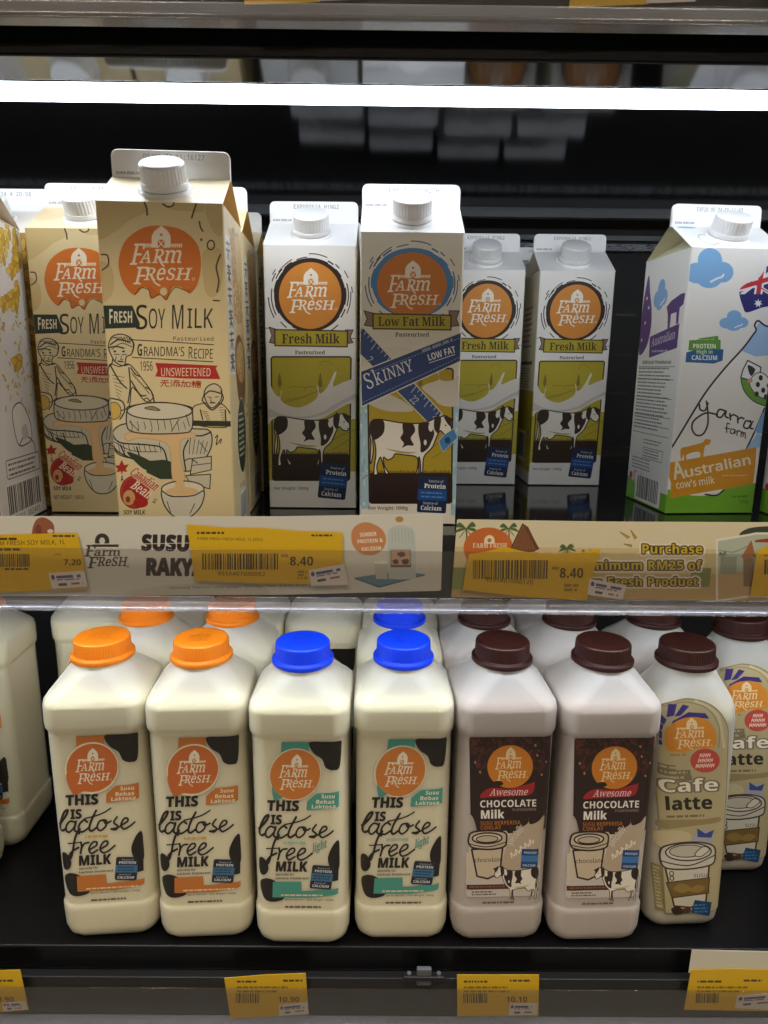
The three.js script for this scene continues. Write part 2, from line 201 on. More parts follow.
// ---- white carton of fresh milk (also the base of the low fat one)
const DARK = '#2a1712', OLIVE = '#b7a72c';
function ribbon(g, x0, x1, y0, y1, tip) {
  poly(g, [tip[0], tip[1], x0 + 15, tip[1] + 18, x0 + 15, y1 - 10, tip[0], y1 - 22, tip[0] + 18, (tip[1] + y1) / 2 - 5], '#8b7568', 5, DARK); poly(g, [tip[2], tip[3], x1 - 12, tip[3], x1 - 12, y1 - 12, tip[2], y1 - 20, tip[2] - 18, (tip[3] + y1) / 2 - 6], '#8b7568', 5, DARK);
  poly(g, [x0, y0, x1, y0 + 10, x1, y1 + 8, x0, y1], OLIVE, 8, DARK);
}
function milkScene(g, sky, x0, x1, y0, y1, ground) {
  rect(g, x0, y0, x1 - x0, y1 - y0, sky, 16, 9, DARK);
  const thin = '#7f7524'; curve(g, [110, 345, 250, 315, 400, 262, 560, 250], 4, thin); curve(g, [300, 262, 310, 240, 370, 236, 380, 256], 3, thin); curve(g, [200, 245, 230, 235, 290, 240, 430, 232], 3, thin); for (const x of [143, 398]) { blob(g, [x - 12, 210, x, 150, x + 12, 210, x + 8, 235, x - 8, 235], '#7f7524'); curve(g, [x, 220, x, 250], 4, thin); } curve(g, [390, 110, 410, 82, 450, 82, 470, 105], 3, thin); curve(g, [180, 320, 300, 300], 3, thin);
  for (const a of [[440, 600, 500, 560, 590, 520, 640, 500], [470, 640, 540, 600, 600, 560], [60, 760, 90, 740, 120, 770]]) curve(g, a, 4, thin);
  g.save(); g.beginPath(); g.rect(x0 + 4, ground, x1 - x0 - 8, y1 - ground - 4); g.clip(); rect(g, x0 + 4, ground, x1 - x0 - 8, y1 - ground - 4, DARK, 12); g.restore(); g.fillStyle = DARK; for (let i = 0; i < 70; i++) g.fillRect(x0 + 8 + i * (x1 - x0 - 16) / 70, ground - 6 - 10 * rnd(), 3, 20);
}
function splash(g) {
  const w = '#e6e0da';
  blob(g, [45, 120, 62, 90, 75, 180, 100, 260, 140, 300, 152, 262, 158, 262, 150, 318, 200, 355, 270, 365, 350, 330, 384, 290, 376, 232, 384, 235, 396, 280, 440, 240, 485, 150, 498, 152, 480, 232, 550, 205, 640, 190, 640, 320, 560, 350, 470, 400, 400, 438, 280, 445, 160, 430, 100, 440, 60, 470, 40, 300], w);
  blob(g, [60, 370, 160, 410, 280, 425, 400, 400, 500, 340, 640, 270, 640, 300, 540, 345, 430, 410, 280, 440, 150, 425, 60, 430], '#cfc8c4');
}
function freshFront(g, T) {
  const A = [0.1175, -0.00122, -0.00145, 0.11161, -3.20672, -38.64883], B = [0.12341, -0.00119, -0.0016, 0.12311, -6.69765, 75.53917], K = [8, FH / 200.7];
  T(A, ...K);
  brush(g, 335, 675, 195, 208, '#3a2a24', RING); ell(g, 333, 672, 234, 240, DARK); ell(g, 334, 676, 200, 218, '#da8c36');
  brush(g, 333, 672, 234, 240, '#f1efec', [[1.0, 205, 222, 9], [.99, -30, -12, 8], [1.0, 15, 35, 9], [.99, 120, 150, 8], [1.0, 165, 185, 7], [1, -60, -45, 8]]);
  lettering(g, 333, 680, 205, 205, '#f7efe2', '#da8c36');
  curve(g, [40, 888, 70, 888], 4, DARK); curve(g, [605, 955, 640, 958], 4, DARK); ribbon(g, 105, 575, 898, 1005, [68, 880, 612, 900]); ft(g, 'Fresh Milk', 150, 525, 990, 62, { font: SERIF, bold: true, col: '#3a2412' });
  T(B, ...K);
  g.fillStyle = OLIVE; g.globalAlpha = .9; g.fillRect(45, 440, 60, 400); g.fillRect(578, 440, 60, 340); g.globalAlpha = 1;
  ft(g, 'Pasteurised', 240, 428, 37, 24, { font: SERIF, bold: true, col: '#3a3230' });
  milkScene(g, '#b9a92d', 92, 588, 52, 838, 665); splash(g); cow(g);
  proteinTag(g, 405, 718, 180, 235, .1); ft(g, 'Net Weight: 1000g', 98, 325, 900, 18, { font: SERIF, col: '#4a4440' });
}
function freshSide(g, T) {
  T(I, 560 / 70, FH / 200.7);
  g.fillStyle = '#e6dfc8'; g.fillRect(0, 0, 70, 202); rows(g, 14, 30, 40, 8, 5.2, 2, '#8a6a4a'); rect(g, 10, 82, 50, 3, '#3f342c'); rows(g, 12, 88, 44, 8, 2.6, 1, '#8a8070');
  g.fillStyle = OLIVE; g.fillRect(0, 110, 70, 78); for (let i = 0; i < 5; i++) curve(g, [0, 130 + i * 10, 20, 126 + i * 9, 45, 132 + i * 10, 70, 124 + i * 11], .6, '#7f7524');
  rect(g, 14, 150, 34, 32, '#f2f1ee', 1); bars(g, 17, 153, 28, 24, '#2b2b38', 16); g.fillStyle = '#efece6'; g.fillRect(0, 190, 70, 12);
}
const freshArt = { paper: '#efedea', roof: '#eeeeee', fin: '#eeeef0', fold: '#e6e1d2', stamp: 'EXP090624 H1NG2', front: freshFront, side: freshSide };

// ---- low fat carton with the tape measure
function lowfatFront(g, T) {
  const A = [0.11199, -0.00117, 0.00203, 0.10597, -4.5466, -35.74755], B = [0.1251, -0.0012, 0.00247, 0.1249, -4.67476, 72.58014], K = [8, FH / 200.7];
  T(A, ...K);
  brush(g, 345, 655, 205, 200, '#3f5f92', RING); ell(g, 345, 650, 250, 214, '#4a86bd'); ell(g, 343, 662, 210, 200, '#d47c2c');
  brush(g, 345, 650, 250, 214, '#efe9df', [[1.0, 205, 225, 9], [.99, -30, -12, 8], [1.0, 8, 30, 9], [.99, 150, 172, 8], [1, -60, -48, 8]]);
  lettering(g, 343, 695, 205, 205, '#f7efe2', '#d47c2c');
  ribbon(g, 106, 580, 838, 932, [52, 820, 630, 820]); ft(g, 'Low Fat Milk', 135, 545, 915, 56, { font: SERIF, bold: true, col: '#3a2412' });
  ft(g, 'Pasteurised', 240, 448, 982, 26, { font: SERIF, bold: true, col: '#3a3230' });
  T(B, ...K);
  g.fillStyle = '#a8c8d6'; g.fillRect(10, 300, 70, 640); g.fillRect(548, 340, 80, 640); for (let i = 0; i < 40; i++) { g.fillStyle = ['#c9dde4', '#8fb6c8', '#dfe9ea'][i % 3]; g.fillRect((i % 2 ? 550 : 12) + rnd() * 55, 340 + rnd() * 580, 4 + 10 * rnd(), 10 + 40 * rnd()); }
  g.save(); g.translate(-16, -5); g.scale(.965, 1.01); milkScene(g, '#b79d22', 98, 588, 142, 902, 725); g.restore();
  blob(g, [470, 200, 465, 165, 472, 160, 480, 200, 540, 205, 600, 180, 605, 330, 500, 345, 440, 300, 380, 240], '#d8d2c8'); blob(g, [60, 300, 150, 270, 260, 310, 330, 370, 200, 375, 90, 340], '#cdc7bd'); blob(g, [60, 60, 200, 20, 330, 40, 250, 120, 60, 140], '#e4ded2');
  // measuring tape
  g.save(); poly(g, [35, -80, 60, -80, 490, 385, 455, 440, 415, 440, 35, 55], '#2b4a86', 5, '#e9e2cf'); g.strokeStyle = '#cfd5df'; g.lineWidth = 4;
  for (let i = 0; i < 26; i++) { const x = 60 + i * 18.2, y = -85 + i * 19.7, l = i % 4 ? 24 : 52; g.beginPath(); g.moveTo(x, y); g.lineTo(x - l * .62, y + l * .78); g.stroke(); }
  ft(g, '2', 70, 96, 95, 40, { font: SERIF, col: '#d9dde4', rot: .8 }); ft(g, '22', 308, 350, 310, 42, { font: SERIF, col: '#d9dde4', rot: .8 }); ft(g, '23', 438, 476, 405, 30, { font: SERIF, col: '#d9dde4', rot: .8 }); g.restore();
  poly(g, [40, 155, 600, -60, 600, 95, 42, 350], '#22407c', 6, '#e9e2cf'); g.setLineDash([10, 8]); g.strokeStyle = '#aab6cf'; g.lineWidth = 3; for (const [a, b, c, d] of [[50, 178, 596, -30], [50, 325, 596, 72]]) { g.beginPath(); g.moveTo(a, b); g.lineTo(c, d); g.stroke(); } g.setLineDash([]);
  ft(g, 'S', 75, 125, 255, 86, { font: SERIF, col: '#e6e6ea', rot: -.36 }); ft(g, 'k', 125, 172, 232, 84, { font: SERIF, col: '#e6e6ea', rot: -.36 }); ft(g, 'INNY', 170, 345, 208, 62, { font: SERIF, col: '#e6e6ea', rot: -.36, skew: .1 });
  g.save(); g.translate(382, 52); g.rotate(-.36); rows(g, 0, -16, 190, 1, 20, 16, '#8f9dbd'); g.restore(); ft(g, 'LOW FAT', 415, 575, 97, 36, { bold: true, col: '#eef0f4', rot: -.3 }); curve(g, [420, 108, 560, 62], 4, '#eef0f4');
  g.save(); g.translate(-16.3, -9); g.scale(.965, 1.01); cow(g); g.restore();
  poly(g, [505, 508, 560, 472, 582, 525, 500, 608, 474, 545], '#3f86c4', 3, '#cfe0ee'); ell(g, 525, 540, 16, 18, '#163a70');
  proteinTag(g, 362, 745, 168, 215, .05); ft(g, 'Net Weight: 1000g', 70, 300, 945, 20, { font: SERIF, bold: true, col: '#4a4440' });
}
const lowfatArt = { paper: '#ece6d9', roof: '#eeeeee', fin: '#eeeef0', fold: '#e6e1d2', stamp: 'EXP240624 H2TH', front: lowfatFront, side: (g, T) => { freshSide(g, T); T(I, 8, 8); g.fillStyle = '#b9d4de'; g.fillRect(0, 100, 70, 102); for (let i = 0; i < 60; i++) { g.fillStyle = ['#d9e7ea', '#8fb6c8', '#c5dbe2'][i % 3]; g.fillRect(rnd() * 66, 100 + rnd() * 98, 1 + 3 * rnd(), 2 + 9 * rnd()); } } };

// ---- white carton with the hand drawn bottle
function cloud(g, x, y, w, h) {
  g.fillStyle = '#7fb2e4'; for (const [a, b, r, s] of [[0, -.22, .27, .3], [-.3, .1, .24, .26], [.28, .08, .24, .26], [-.02, .2, .3, .28], [0, 0, .3, .3]]) { g.beginPath(); g.ellipse(x + a * w, y + b * h, r * w, s * h, 0, 0, 7); g.fill(); }
  curve(g, [x + w * .02, y + h * .32, x + w * .15, y + h * .24, x + w * .26, y + h * .2, x + w * .3, y + h * .14], h * .05, '#eef4fb');
}
function yarraFront(g, T) {
  const A = [0.14286, -0.00272, 0.01474, 0.13084, -55.13624, -35.34882], B = [0.15073, -0.00039, 0.01635, 0.14511, -45.91879, 72.43492], K = [560 / 73, FH / 200.7];
  T(A, ...K);
  cloud(g, 455, 395, 240, 215); cloud(g, 585, 680, 150, 115);
  // map shaped flag
  g.save(); path(g, pairs([612, 520, 640, 480, 720, 440, 760, 380, 790, 400, 830, 430, 870, 380, 900, 470, 905, 560, 860, 620, 800, 600, 740, 605, 655, 632, 632, 600]), true); g.clip(); g.fillStyle = '#1d1f6e'; g.fillRect(600, 360, 330, 290);
  g.strokeStyle = '#eceaf0'; g.lineWidth = 46; g.beginPath(); g.moveTo(738, 370); g.lineTo(715, 530); g.moveTo(600, 500); g.lineTo(830, 432); g.stroke(); g.lineWidth = 18; g.beginPath(); g.moveTo(620, 430); g.lineTo(800, 540); g.moveTo(610, 545); g.lineTo(820, 380); g.stroke();
  g.strokeStyle = '#c6232f'; g.lineWidth = 24; g.beginPath(); g.moveTo(738, 370); g.lineTo(715, 530); g.moveTo(600, 500); g.lineTo(830, 432); g.stroke(); g.lineWidth = 6; g.beginPath(); g.moveTo(620, 430); g.lineTo(800, 540); g.stroke(); g.fillStyle = '#1d1f6e'; g.fillRect(600, 532, 330, 100);
  const star = (x, y, r) => { g.beginPath(); for (let i = 0; i < 14; i++) { const q = i % 2 ? r * .45 : r, a = i * Math.PI / 7; g.lineTo(x + q * Math.sin(a), y - q * Math.cos(a)); } g.closePath(); g.fillStyle = '#f4f4f8'; g.fill(); }; star(716, 582, 26); star(840, 480, 16); star(860, 540, 14); g.restore();
  poly(g, [352, 800, 400, 775, 498, 762, 502, 832, 355, 845], '#5f9a3c'); ft(g, 'Source of', 385, 475, 792, 15, { col: '#dbe8cf' });
  T(B, ...K);
  poly(g, [345, -40, 505, -44, 505, 4, 340, 12], '#5f9a3c'); poly(g, [330, 22, 380, 8, 520, 4, 515, 62, 470, 78, 325, 72], '#24629a'); ft(g, 'PROTEIN', 362, 482, 0, 22, { bold: true, col: '#eef4e6' }); ft(g, 'High in', 380, 465, 28, 20, { bold: true, col: '#cfe6a0' }); ft(g, 'CALCIUM', 355, 490, 60, 24, { bold: true, col: '#eef4fb' });
  // green field, then the drawn milk bottle
  blob(g, [190, 745, 300, 770, 500, 745, 730, 728, 760, 900, 760, 1020, 180, 1020, 185, 870], '#76b531');
  g.save(); path(g, pairs([735, -120, 700, -140, 690, -95, 665, -60, 620, 0, 520, 110, 420, 240, 300, 440, 230, 560, 210, 640, 230, 720, 330, 780, 460, 785, 530, 755, 600, 640, 660, 510, 745, 320, 840, 150, 860, 40]), true); g.fillStyle = '#efeeea'; g.fill(); g.clip(); poly(g, [700, -130, 860, -130, 860, 90, 790, 30, 690, 40, 610, 10], '#9fc6ec'); poly(g, [745, 320, 800, 180, 850, 200, 760, 470, 640, 560, 690, 440], '#9fc6ec'); g.restore();
  curve(g, [790, -100, 735, -120, 700, -142, 682, -120, 690, -95, 668, -62, 620, 0, 520, 110, 420, 240, 300, 440, 230, 560, 212, 610, 210, 660], 9, '#1e1c2c'); curve(g, [745, 310, 700, 420, 650, 530], 9, '#1e1c2c'); curve(g, [430, 780, 490, 786, 530, 755], 9, '#1e1c2c'); poly(g, [735, 330, 765, 330, 760, 450, 690, 440], '#7fb2e4');
  poly(g, [712, 440, 740, 470, 730, 520, 650, 530], '#9fc6ec');
  // small round badge with a cow's head
  blob(g, [614, 150, 640, 145, 700, 190, 800, 230, 850, 260, 810, 300, 750, 298, 680, 270, 630, 215], '#6da53a', 5, '#1e1c2c'); poly(g, [648, 60, 720, 95, 712, 150, 690, 170, 612, 150, 622, 110], '#eef1f4', 6, '#1e1c2c'); blob(g, [650, 85, 688, 105, 670, 140, 655, 120], '#241c1c'); blob(g, [690, 130, 740, 130, 790, 200, 770, 260, 700, 240, 660, 180], '#f0efec', 4, '#241c1c'); for (const [x, y] of [[705, 185], [735, 215], [720, 150], [765, 190], [700, 235], [750, 250]]) ell(g, x, y, 11, 14, '#241c1c'); ell(g, 662, 165, 14, 12, '#d99a9a');
  const W = (a, w = 9) => curve(g, a, w, '#3a2a20'); // hand lettering
  W([395, 290, 400, 318, 425, 322, 440, 285], 9); W([432, 275, 440, 340, 438, 400, 415, 448, 380, 455, 358, 425, 362, 385, 400, 350, 440, 335, 490, 345]); W([532, 325, 500, 318, 486, 350, 510, 358, 535, 325, 532, 352, 548, 362]); W([556, 340, 560, 372]); W([558, 356, 575, 345, 592, 352]); W([598, 355, 600, 388]); W([600, 372, 615, 360, 632, 366]); W([672, 385, 645, 378, 632, 408, 655, 418, 676, 388, 668, 415, 682, 420]); ell(g, 668, 378, 5, 5, '#3a2a20'); ell(g, 682, 382, 5, 5, '#3a2a20');
  const f = 6; W([555, 395, 542, 392, 540, 440], f); W([532, 416, 556, 420], f); W([584, 425, 566, 422, 560, 440, 575, 446, 586, 428, 585, 446], f); W([596, 430, 596, 455], f); W([597, 440, 608, 430, 614, 434], f); W([620, 436, 618, 462], f); W([619, 446, 628, 438, 630, 462], f); W([630, 448, 640, 442, 642, 472], f);
  poly(g, [215, 608, 705, 520, 702, 600, 690, 722, 240, 800, 245, 720], '#dd9a22');
  blob(g, [298, 530, 340, 515, 410, 495, 425, 478, 455, 480, 448, 505, 425, 515, 415, 580, 402, 585, 395, 545, 330, 560, 328, 592, 316, 598, 312, 560, 300, 590], '#dd9a22');
  ft(g, 'A', 262, 320, 695, 96, { col: '#f2e9d2', rot: -.16, line: '#f2e9d2', lw: 5 }); ft(g, 'ustralian', 318, 690, 685, 52, { col: '#f2e9d2', rot: -.2, line: '#f2e9d2', lw: 4 }); ft(g, "cow's milk", 272, 482, 748, 40, { col: '#f2e9d2', rot: -.14, line: '#f2e9d2', lw: 3 }); rows(g, 520, 672, 160, 1, 10, 6, '#e9cf9a');
  ft(g, 'net weight', 572, 665, 800, 14, { bold: true, col: '#3c5a24', rot: -.02 }); ft(g, '1000g', 612, 668, 832, 20, { col: '#3c5a24' });
}
function yarraSide(g, T) {        // left face, 75 mm wide seen from outside, in millimetres
  T(I, 560 / 75, FH / 200.7);
  blob(g, [8, 12, 14, 26, 20, 40, 22, 54, 18, 68, 8, 76, 2, 72, 2, 40], '#4b2f7a'); for (const [x, y] of [[9, 30], [14, 38], [10, 50], [6, 64]]) ell(g, x, y, 1.4, 1.4, '#ece8f2');
  cloud(g, 34, 30, 22, 24); poly(g, [46, 40, 52, 36, 66, 32, 72, 32, 71, 40, 66, 42, 66, 54, 63, 54, 62, 45, 54, 46, 54, 57, 51, 57, 49, 46], '#4b2f7a');
  poly(g, [22, 62, 68, 54, 68, 72, 24, 79], '#4b2f7a'); ft(g, 'Australian', 26, 64, 70, 6.5, { font: SERIF, skew: .2, col: '#e6e0ee', rot: -.14 }); rows(g, 28, 73, 32, 1, 3, 1.6, '#bfb2d4');
  ft(g, 'Maklumat Pemakanan', 12, 62, 84, 3, { bold: true, col: '#3a3a40' }); rows(g, 6, 87, 58, 18, 2.9, 1.2, '#6a6a70'); for (const y of [86, 96, 111, 126, 134, 141]) { g.fillStyle = '#6a6a70'; g.fillRect(4, y, 64, .5); }
  rows(g, 28, 146, 34, 2, 2.6, 1, '#77777c'); rect(g, 28, 153, 34, 9, null, 0, .5, '#6a6a70'); rows(g, 30, 154.5, 30, 3, 2.5, 1, '#6a6a70'); rows(g, 8, 163, 36, 4, 2.8, 1, '#77777c');
  ell(g, 8, 180, 3, 3.2, '#b3263a'); ell(g, 17, 180, 4, 5, '#efc6ce', .6, '#a33'); ell(g, 28, 181, 5, 5, '#c2526e'); ell(g, 40, 182, 5, 5, null, 1, '#3a3a40'); ell(g, 60, 187, 4, 4, '#55555a', .7, '#222'); ell(g, 60, 187, 2, 2, '#d8d8d8');
  g.fillStyle = '#76b531'; g.fillRect(0, 186, 75, 16); blob(g, [0, 182, 12, 184, 22, 190, 10, 196, 0, 192], '#76b531'); rect(g, 18, 176.5, 46, 23, '#efefec', .5); bars(g, 22, 178, 38, 19, '#2c2c33', 20);
}
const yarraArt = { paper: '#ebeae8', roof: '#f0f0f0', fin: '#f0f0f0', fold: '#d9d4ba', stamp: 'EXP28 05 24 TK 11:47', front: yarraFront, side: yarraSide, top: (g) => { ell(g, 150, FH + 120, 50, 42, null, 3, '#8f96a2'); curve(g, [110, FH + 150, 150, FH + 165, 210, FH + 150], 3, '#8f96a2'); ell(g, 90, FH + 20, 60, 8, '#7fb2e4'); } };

// ---- white carton printed with grain ears
function oatSide(g, T) {
  T(I, 560 / 74.5, FH / 206.3);
  const ear = (x, y, l, a) => { g.save(); g.translate(x, y); g.rotate(a); for (let i = 0; i < 9; i++) { ell(g, 2.4 * (i % 2 ? 1 : -1), i * l / 9, 2.2, 4, ['#d8b23a', '#c79a2a', '#e2c45c'][i % 3], .3, '#a37a1c', i % 2 ? -.5 : .5); } curve(g, [0, 0, .5, l], .5, '#b08a2c'); g.restore(); };
  ear(66, 4, 30, .3); ear(56, 2, 34, .6); ear(70, 20, 28, 1.0); ear(46, 8, 26, .9); ear(52, 48, 26, 1.2); ear(60, 40, 22, .5);
  for (let i = 0; i < 60; i++) ell(g, 20 + rnd() * 52, 60 + rnd() * 75, 1, 2.3, ['#d8c27a', '#cbb064', '#c9a94a'][i % 3], 0, null, rnd() * 3);
  ear(52, 92, 14, 1.3); g.fillStyle = '#cfa43a'; g.fillRect(71, 96, 3.5, 100);
  blob(g, [30, 128, 44, 122, 56, 134, 58, 148, 48, 152, 34, 150], '#f1f0ee', .9, '#2a2a2c'); curve(g, [36, 152, 46, 146, 60, 152, 62, 160], 1, '#2a2a2c'); blob(g, [42, 140, 50, 138, 52, 146, 44, 148], '#cfcdd0');
  rect(g, 14, 160, 54, 13, null, 2, .7, '#55555a'); rows(g, 17, 162.5, 48, 3, 3.6, 1.5, '#55555a'); rect(g, 10, 176, 58, 28, '#efefee'); bars(g, 12, 178, 52, 20, '#2c2c33', 22); ft(g, '955601 302401', 14, 62, 204, 4, { font: MONO, col: '#2c2c33' });
}
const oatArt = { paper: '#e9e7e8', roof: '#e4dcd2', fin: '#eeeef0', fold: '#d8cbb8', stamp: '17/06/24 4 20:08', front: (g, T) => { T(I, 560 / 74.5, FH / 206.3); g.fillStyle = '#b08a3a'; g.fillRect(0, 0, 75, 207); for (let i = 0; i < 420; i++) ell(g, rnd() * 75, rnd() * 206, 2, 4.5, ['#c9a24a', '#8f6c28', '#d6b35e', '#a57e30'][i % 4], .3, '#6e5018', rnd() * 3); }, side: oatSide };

// ---------------------------------------------------------------- carton geometry
const paperMat = (art) => phy({ map: sheet(art), roughness: .42, clearcoat: .25, clearcoatRoughness: .3 });
const whitePlastic = phy({ color: lin(.86, .86, .87), roughness: .38, clearcoat: .2, clearcoatRoughness: .3 });
function geom(pos, uv, idx, nor) {
  const b = new THREE.BufferGeometry(); b.setAttribute('position', new THREE.Float32BufferAttribute(pos, 3)); b.setAttribute('uv', new THREE.Float32BufferAttribute(uv, 2)); b.setIndex(idx);
  if (nor) b.setAttribute('normal', new THREE.Float32BufferAttribute(nor, 3)); else b.computeVertexNormals(); return b;
}
function cartonBody(W, D, H, yr) {
  const parts = [], r = .0016, rowsN = 12, px = (x, y) => [x / AW, 1 - y / AH];
  const dirs = [[0, 1, W, D, 0], [1, 0, D, W, 560], [0, -1, W, D, 560], [-1, 0, D, W, 560]];   // outward x, z, width, depth, sheet column
  for (const [nx, nz, w, d, col] of dirs) {
    const pos = [], uv = [], idx = [], nor = [], S = [];
    const tx = nz, tz = -nx;                       // to the right as seen from outside
    for (let i = 0; i <= 3; i++) { const a = R(45 - 15 * i); S.push([-w / 2 + r - r * Math.sin(a), d / 2 - r + r * Math.cos(a), -Math.sin(a), Math.cos(a)]); }
    for (let i = 1; i < 8; i++) S.push([-w / 2 + r + (w - 2 * r) * i / 8, d / 2, 0, 1]);
    for (let i = 0; i <= 3; i++) { const a = R(15 * i); S.push([w / 2 - r + r * Math.sin(a), d / 2 - r + r * Math.cos(a), Math.sin(a), Math.cos(a)]); }
    for (let j = 0; j <= rowsN; j++) for (const [s, o, ns, no] of S) {
      const t = j / rowsN, y = .0008 + (H - .0008) * t, b = .0011 * Math.sin(Math.PI * t) * Math.cos(Math.PI * s / w), oo = o + b;
      pos.push(tx * s + nx * oo, y, tz * s + nz * oo); nor.push(tx * ns + nx * no, 0, tz * ns + nz * no);
      uv.push(...px(col + 2 + (s + w / 2) / w * 556, (1 - t) * (FH - 2) + 1));
    }
    const n = S.length; for (let j = 0; j < rowsN; j++) for (let i = 0; i < n - 1; i++) { const a = j * n + i; idx.push(a, a + 1, a + n, a + 1, a + n + 1, a + n); }
    parts.push(geom(pos, uv, idx, nor));
  }
  const tri = px(1090, 1785), flat = (P, U, id) => parts.push(geom(P.flat(), U.flat(), id));
  const roof = [px(2, 1798), px(558, 1798), px(558, 1612), px(2, 1612)], a = W / 2, b = D / 2, t = .0012, c = a - .0002;
  for (const s of [1, -1]) {
    flat([[-a * s, H, b * s], [a * s, H, b * s], [c * s, yr, t * s], [-c * s, yr, t * s]], roof, [0, 1, 2, 0, 2, 3]);
    // folded gusset of each end
    const ap = [s * (a - .030), yr - .0015, 0];
    flat([[s * a, H, b * s], [s * a, H, -b * s], ap], [tri, tri, tri], [0, 1, 2]);
    flat([[s * a, H, b * s], ap, [s * c, yr, t * s]], [tri, tri, tri], [0, 1, 2]); flat([[s * a, H, -b * s], [s * c, yr, -t * s], ap], [tri, tri, tri], [0, 1, 2]);
    flat([[s * (a - .03), yr, t], [s * c, yr, t], [s * c, yr - .0004, 0]], [tri, tri, tri], [0, 1, 2]);
  }
  flat([[-a, .0008, b], [a, .0008, b], [a, .0008, -b], [-a, .0008, -b]], [tri, tri, tri, tri], [0, 2, 1, 0, 3, 2]);
  return mergeGeometries(parts);
}
function finGeometry(W, h) {
  const s = new THREE.Shape(), a = W / 2, r = .0045; s.moveTo(-a, 0); s.lineTo(a, 0); s.lineTo(a, h - r); s.quadraticCurveTo(a, h, a - r, h); s.lineTo(-a + r, h); s.quadraticCurveTo(-a, h, -a, h - r); s.closePath();
  const g = new THREE.ExtrudeGeometry(s, { depth: .0018, bevelEnabled: true, bevelThickness: .0003, bevelSize: .0003, bevelSegments: 1, curveSegments: 5 }).translate(0, 0, -.0009);
  const p = g.attributes.position, u = []; for (let i = 0; i < p.count; i++) u.push((562 + (p.getX(i) / W + .5) * 556) / AW, 1 - (1612 + (1 - p.getY(i) / h) * 140) / AH);
  g.setAttribute('uv', new THREE.Float32BufferAttribute(u, 2));
  const low = new THREE.BoxGeometry(W, h * .52, .0036).translate(0, h * .26, 0), q = low.attributes.position, v = []; for (let i = 0; i < q.count; i++) v.push((562 + (q.getX(i) / W + .5) * 556) / AW, 1 - (1612 + (1 - q.getY(i) / h) * 140) / AH);
  low.setAttribute('uv', new THREE.Float32BufferAttribute(v, 2));
  return mergeGeometries([g.index ? g.toNonIndexed() : g, low.toNonIndexed()]);
}
// turned cap; profile rows are [radius, height, rib depth]
function capGeometry(prof, n = 144, ribs = 36) {
  const pos = [], idx = [], uv = []; prof.forEach(([r, y, rib]) => { for (let i = 0; i <= n; i++) { const a = i / n * Math.PI * 2, q = r - rib * (((i / n * ribs) % 1) < .5 ? 1 : 0); pos.push(q * Math.sin(a), y, q * Math.cos(a)); uv.push(i / n, y); } });
  for (let j = 0; j < prof.length - 1; j++) for (let i = 0; i < n; i++) { const a = j * (n + 1) + i; idx.push(a, a + 1, a + n + 1, a + 1, a + n + 2, a + n + 1); }
  return geom(pos, uv, idx);
}
const screwCap = capGeometry([[.0138, 0, 0], [.0142, .0004, 0], [.0142, .0030, 0], [.0136, .0034, 0], [.0136, .0036, .0004], [.0135, .0125, .0004], [.0132, .0132, 0], [.0122, .0140, 0], [0, .0142, 0]]);
const collar = new THREE.CylinderGeometry(.0152, .0172, .0026, 40).translate(0, .0006, 0);
const kinds = {
  small: { W: .07, D: .07, H: .2007, yr: .2225, fin: .0165 }, big: { W: .0745, D: .0745, H: .2063, yr: .2285, fin: .0165 }, yarra: { W: .073, D: .075, H: .2007, yr: .2225, fin: .0165 },
};
for (const k of Object.values(kinds)) { k.body = cartonBody(k.W, k.D, k.H, k.yr); k.seal = finGeometry(k.W - .001, k.fin); }
function makeCarton(k, mat, name, label, group) {
  const t = thing(name, label, 'milk carton', [0, 0, 0], 0, group);
  mesh('carton_body', k.body, mat, t); mesh('top_seal', k.seal, mat, t).position.set(0, k.yr - .0006, 0);
  const tilt = Math.atan2(k.yr - k.H, k.D / 2), c = mesh('screw_cap', screwCap, whitePlastic, t); c.position.set(0, (k.H + k.yr) / 2 + .0017, k.D / 4 + .0012); c.rotation.x = tilt;
  const f = mesh('cap_collar', collar, whitePlastic, t); f.position.set(0, (k.H + k.yr) / 2 - .0001, k.D / 4); f.rotation.x = tilt;
  t.traverse((o) => { o.castShadow = o.receiveShadow = true; });
  return t;
}
// ---------------------------------------------------------------- the aisle (outside the frame) and the refrigerated case
const plaster = std({ color: lin(.72, .70, .66), roughness: .9 }), vinyl = std({ color: lin(.42, .39, .35), roughness: .5 });
struct('floor', box(-3, 3, -1.25, -1.2, -1.1, 2.4), vinyl); struct('ceiling', box(-3, 3, 2.0, 2.05, -1.1, 2.4), plaster);
struct('wall_front', box(-3, 3, -1.2, 2.0, 2.4, 2.45), plaster); struct('wall_back', box(-3, 3, -1.2, 2.0, -1.15, -1.1), plaster);
struct('wall_left', box(-3.05, -3, -1.2, 2.0, -1.1, 2.4), plaster); struct('wall_right', box(3, 3.05, -1.2, 2.0, -1.1, 2.4), plaster);
function ceilingLamp(x, z, w, d, which) {
  const t = thing('ceiling_light', 'flat square ceiling light panel above the aisle, ' + which, 'lamp', [x, 1.965, z], 0);
  mesh('lamp_frame', rbox(-w / 2 - .02, w / 2 + .02, 0, .035, -d / 2 - .02, d / 2 + .02, .004), std({ color: lin(.7, .7, .7), roughness: .5 }), t);
  mesh('diffuser', box(-w / 2, w / 2, -.004, 0, -d / 2, d / 2), std({ color: 0xffffff, emissive: AISLE_COLOR, emissiveIntensity: 1.2 }), t);
  const l = new THREE.RectAreaLight(AISLE_COLOR, AISLE, w, d); l.name = 'panel_light'; l.position.set(0, -.006, 0); l.rotation.x = -Math.PI / 2; t.add(l);
}
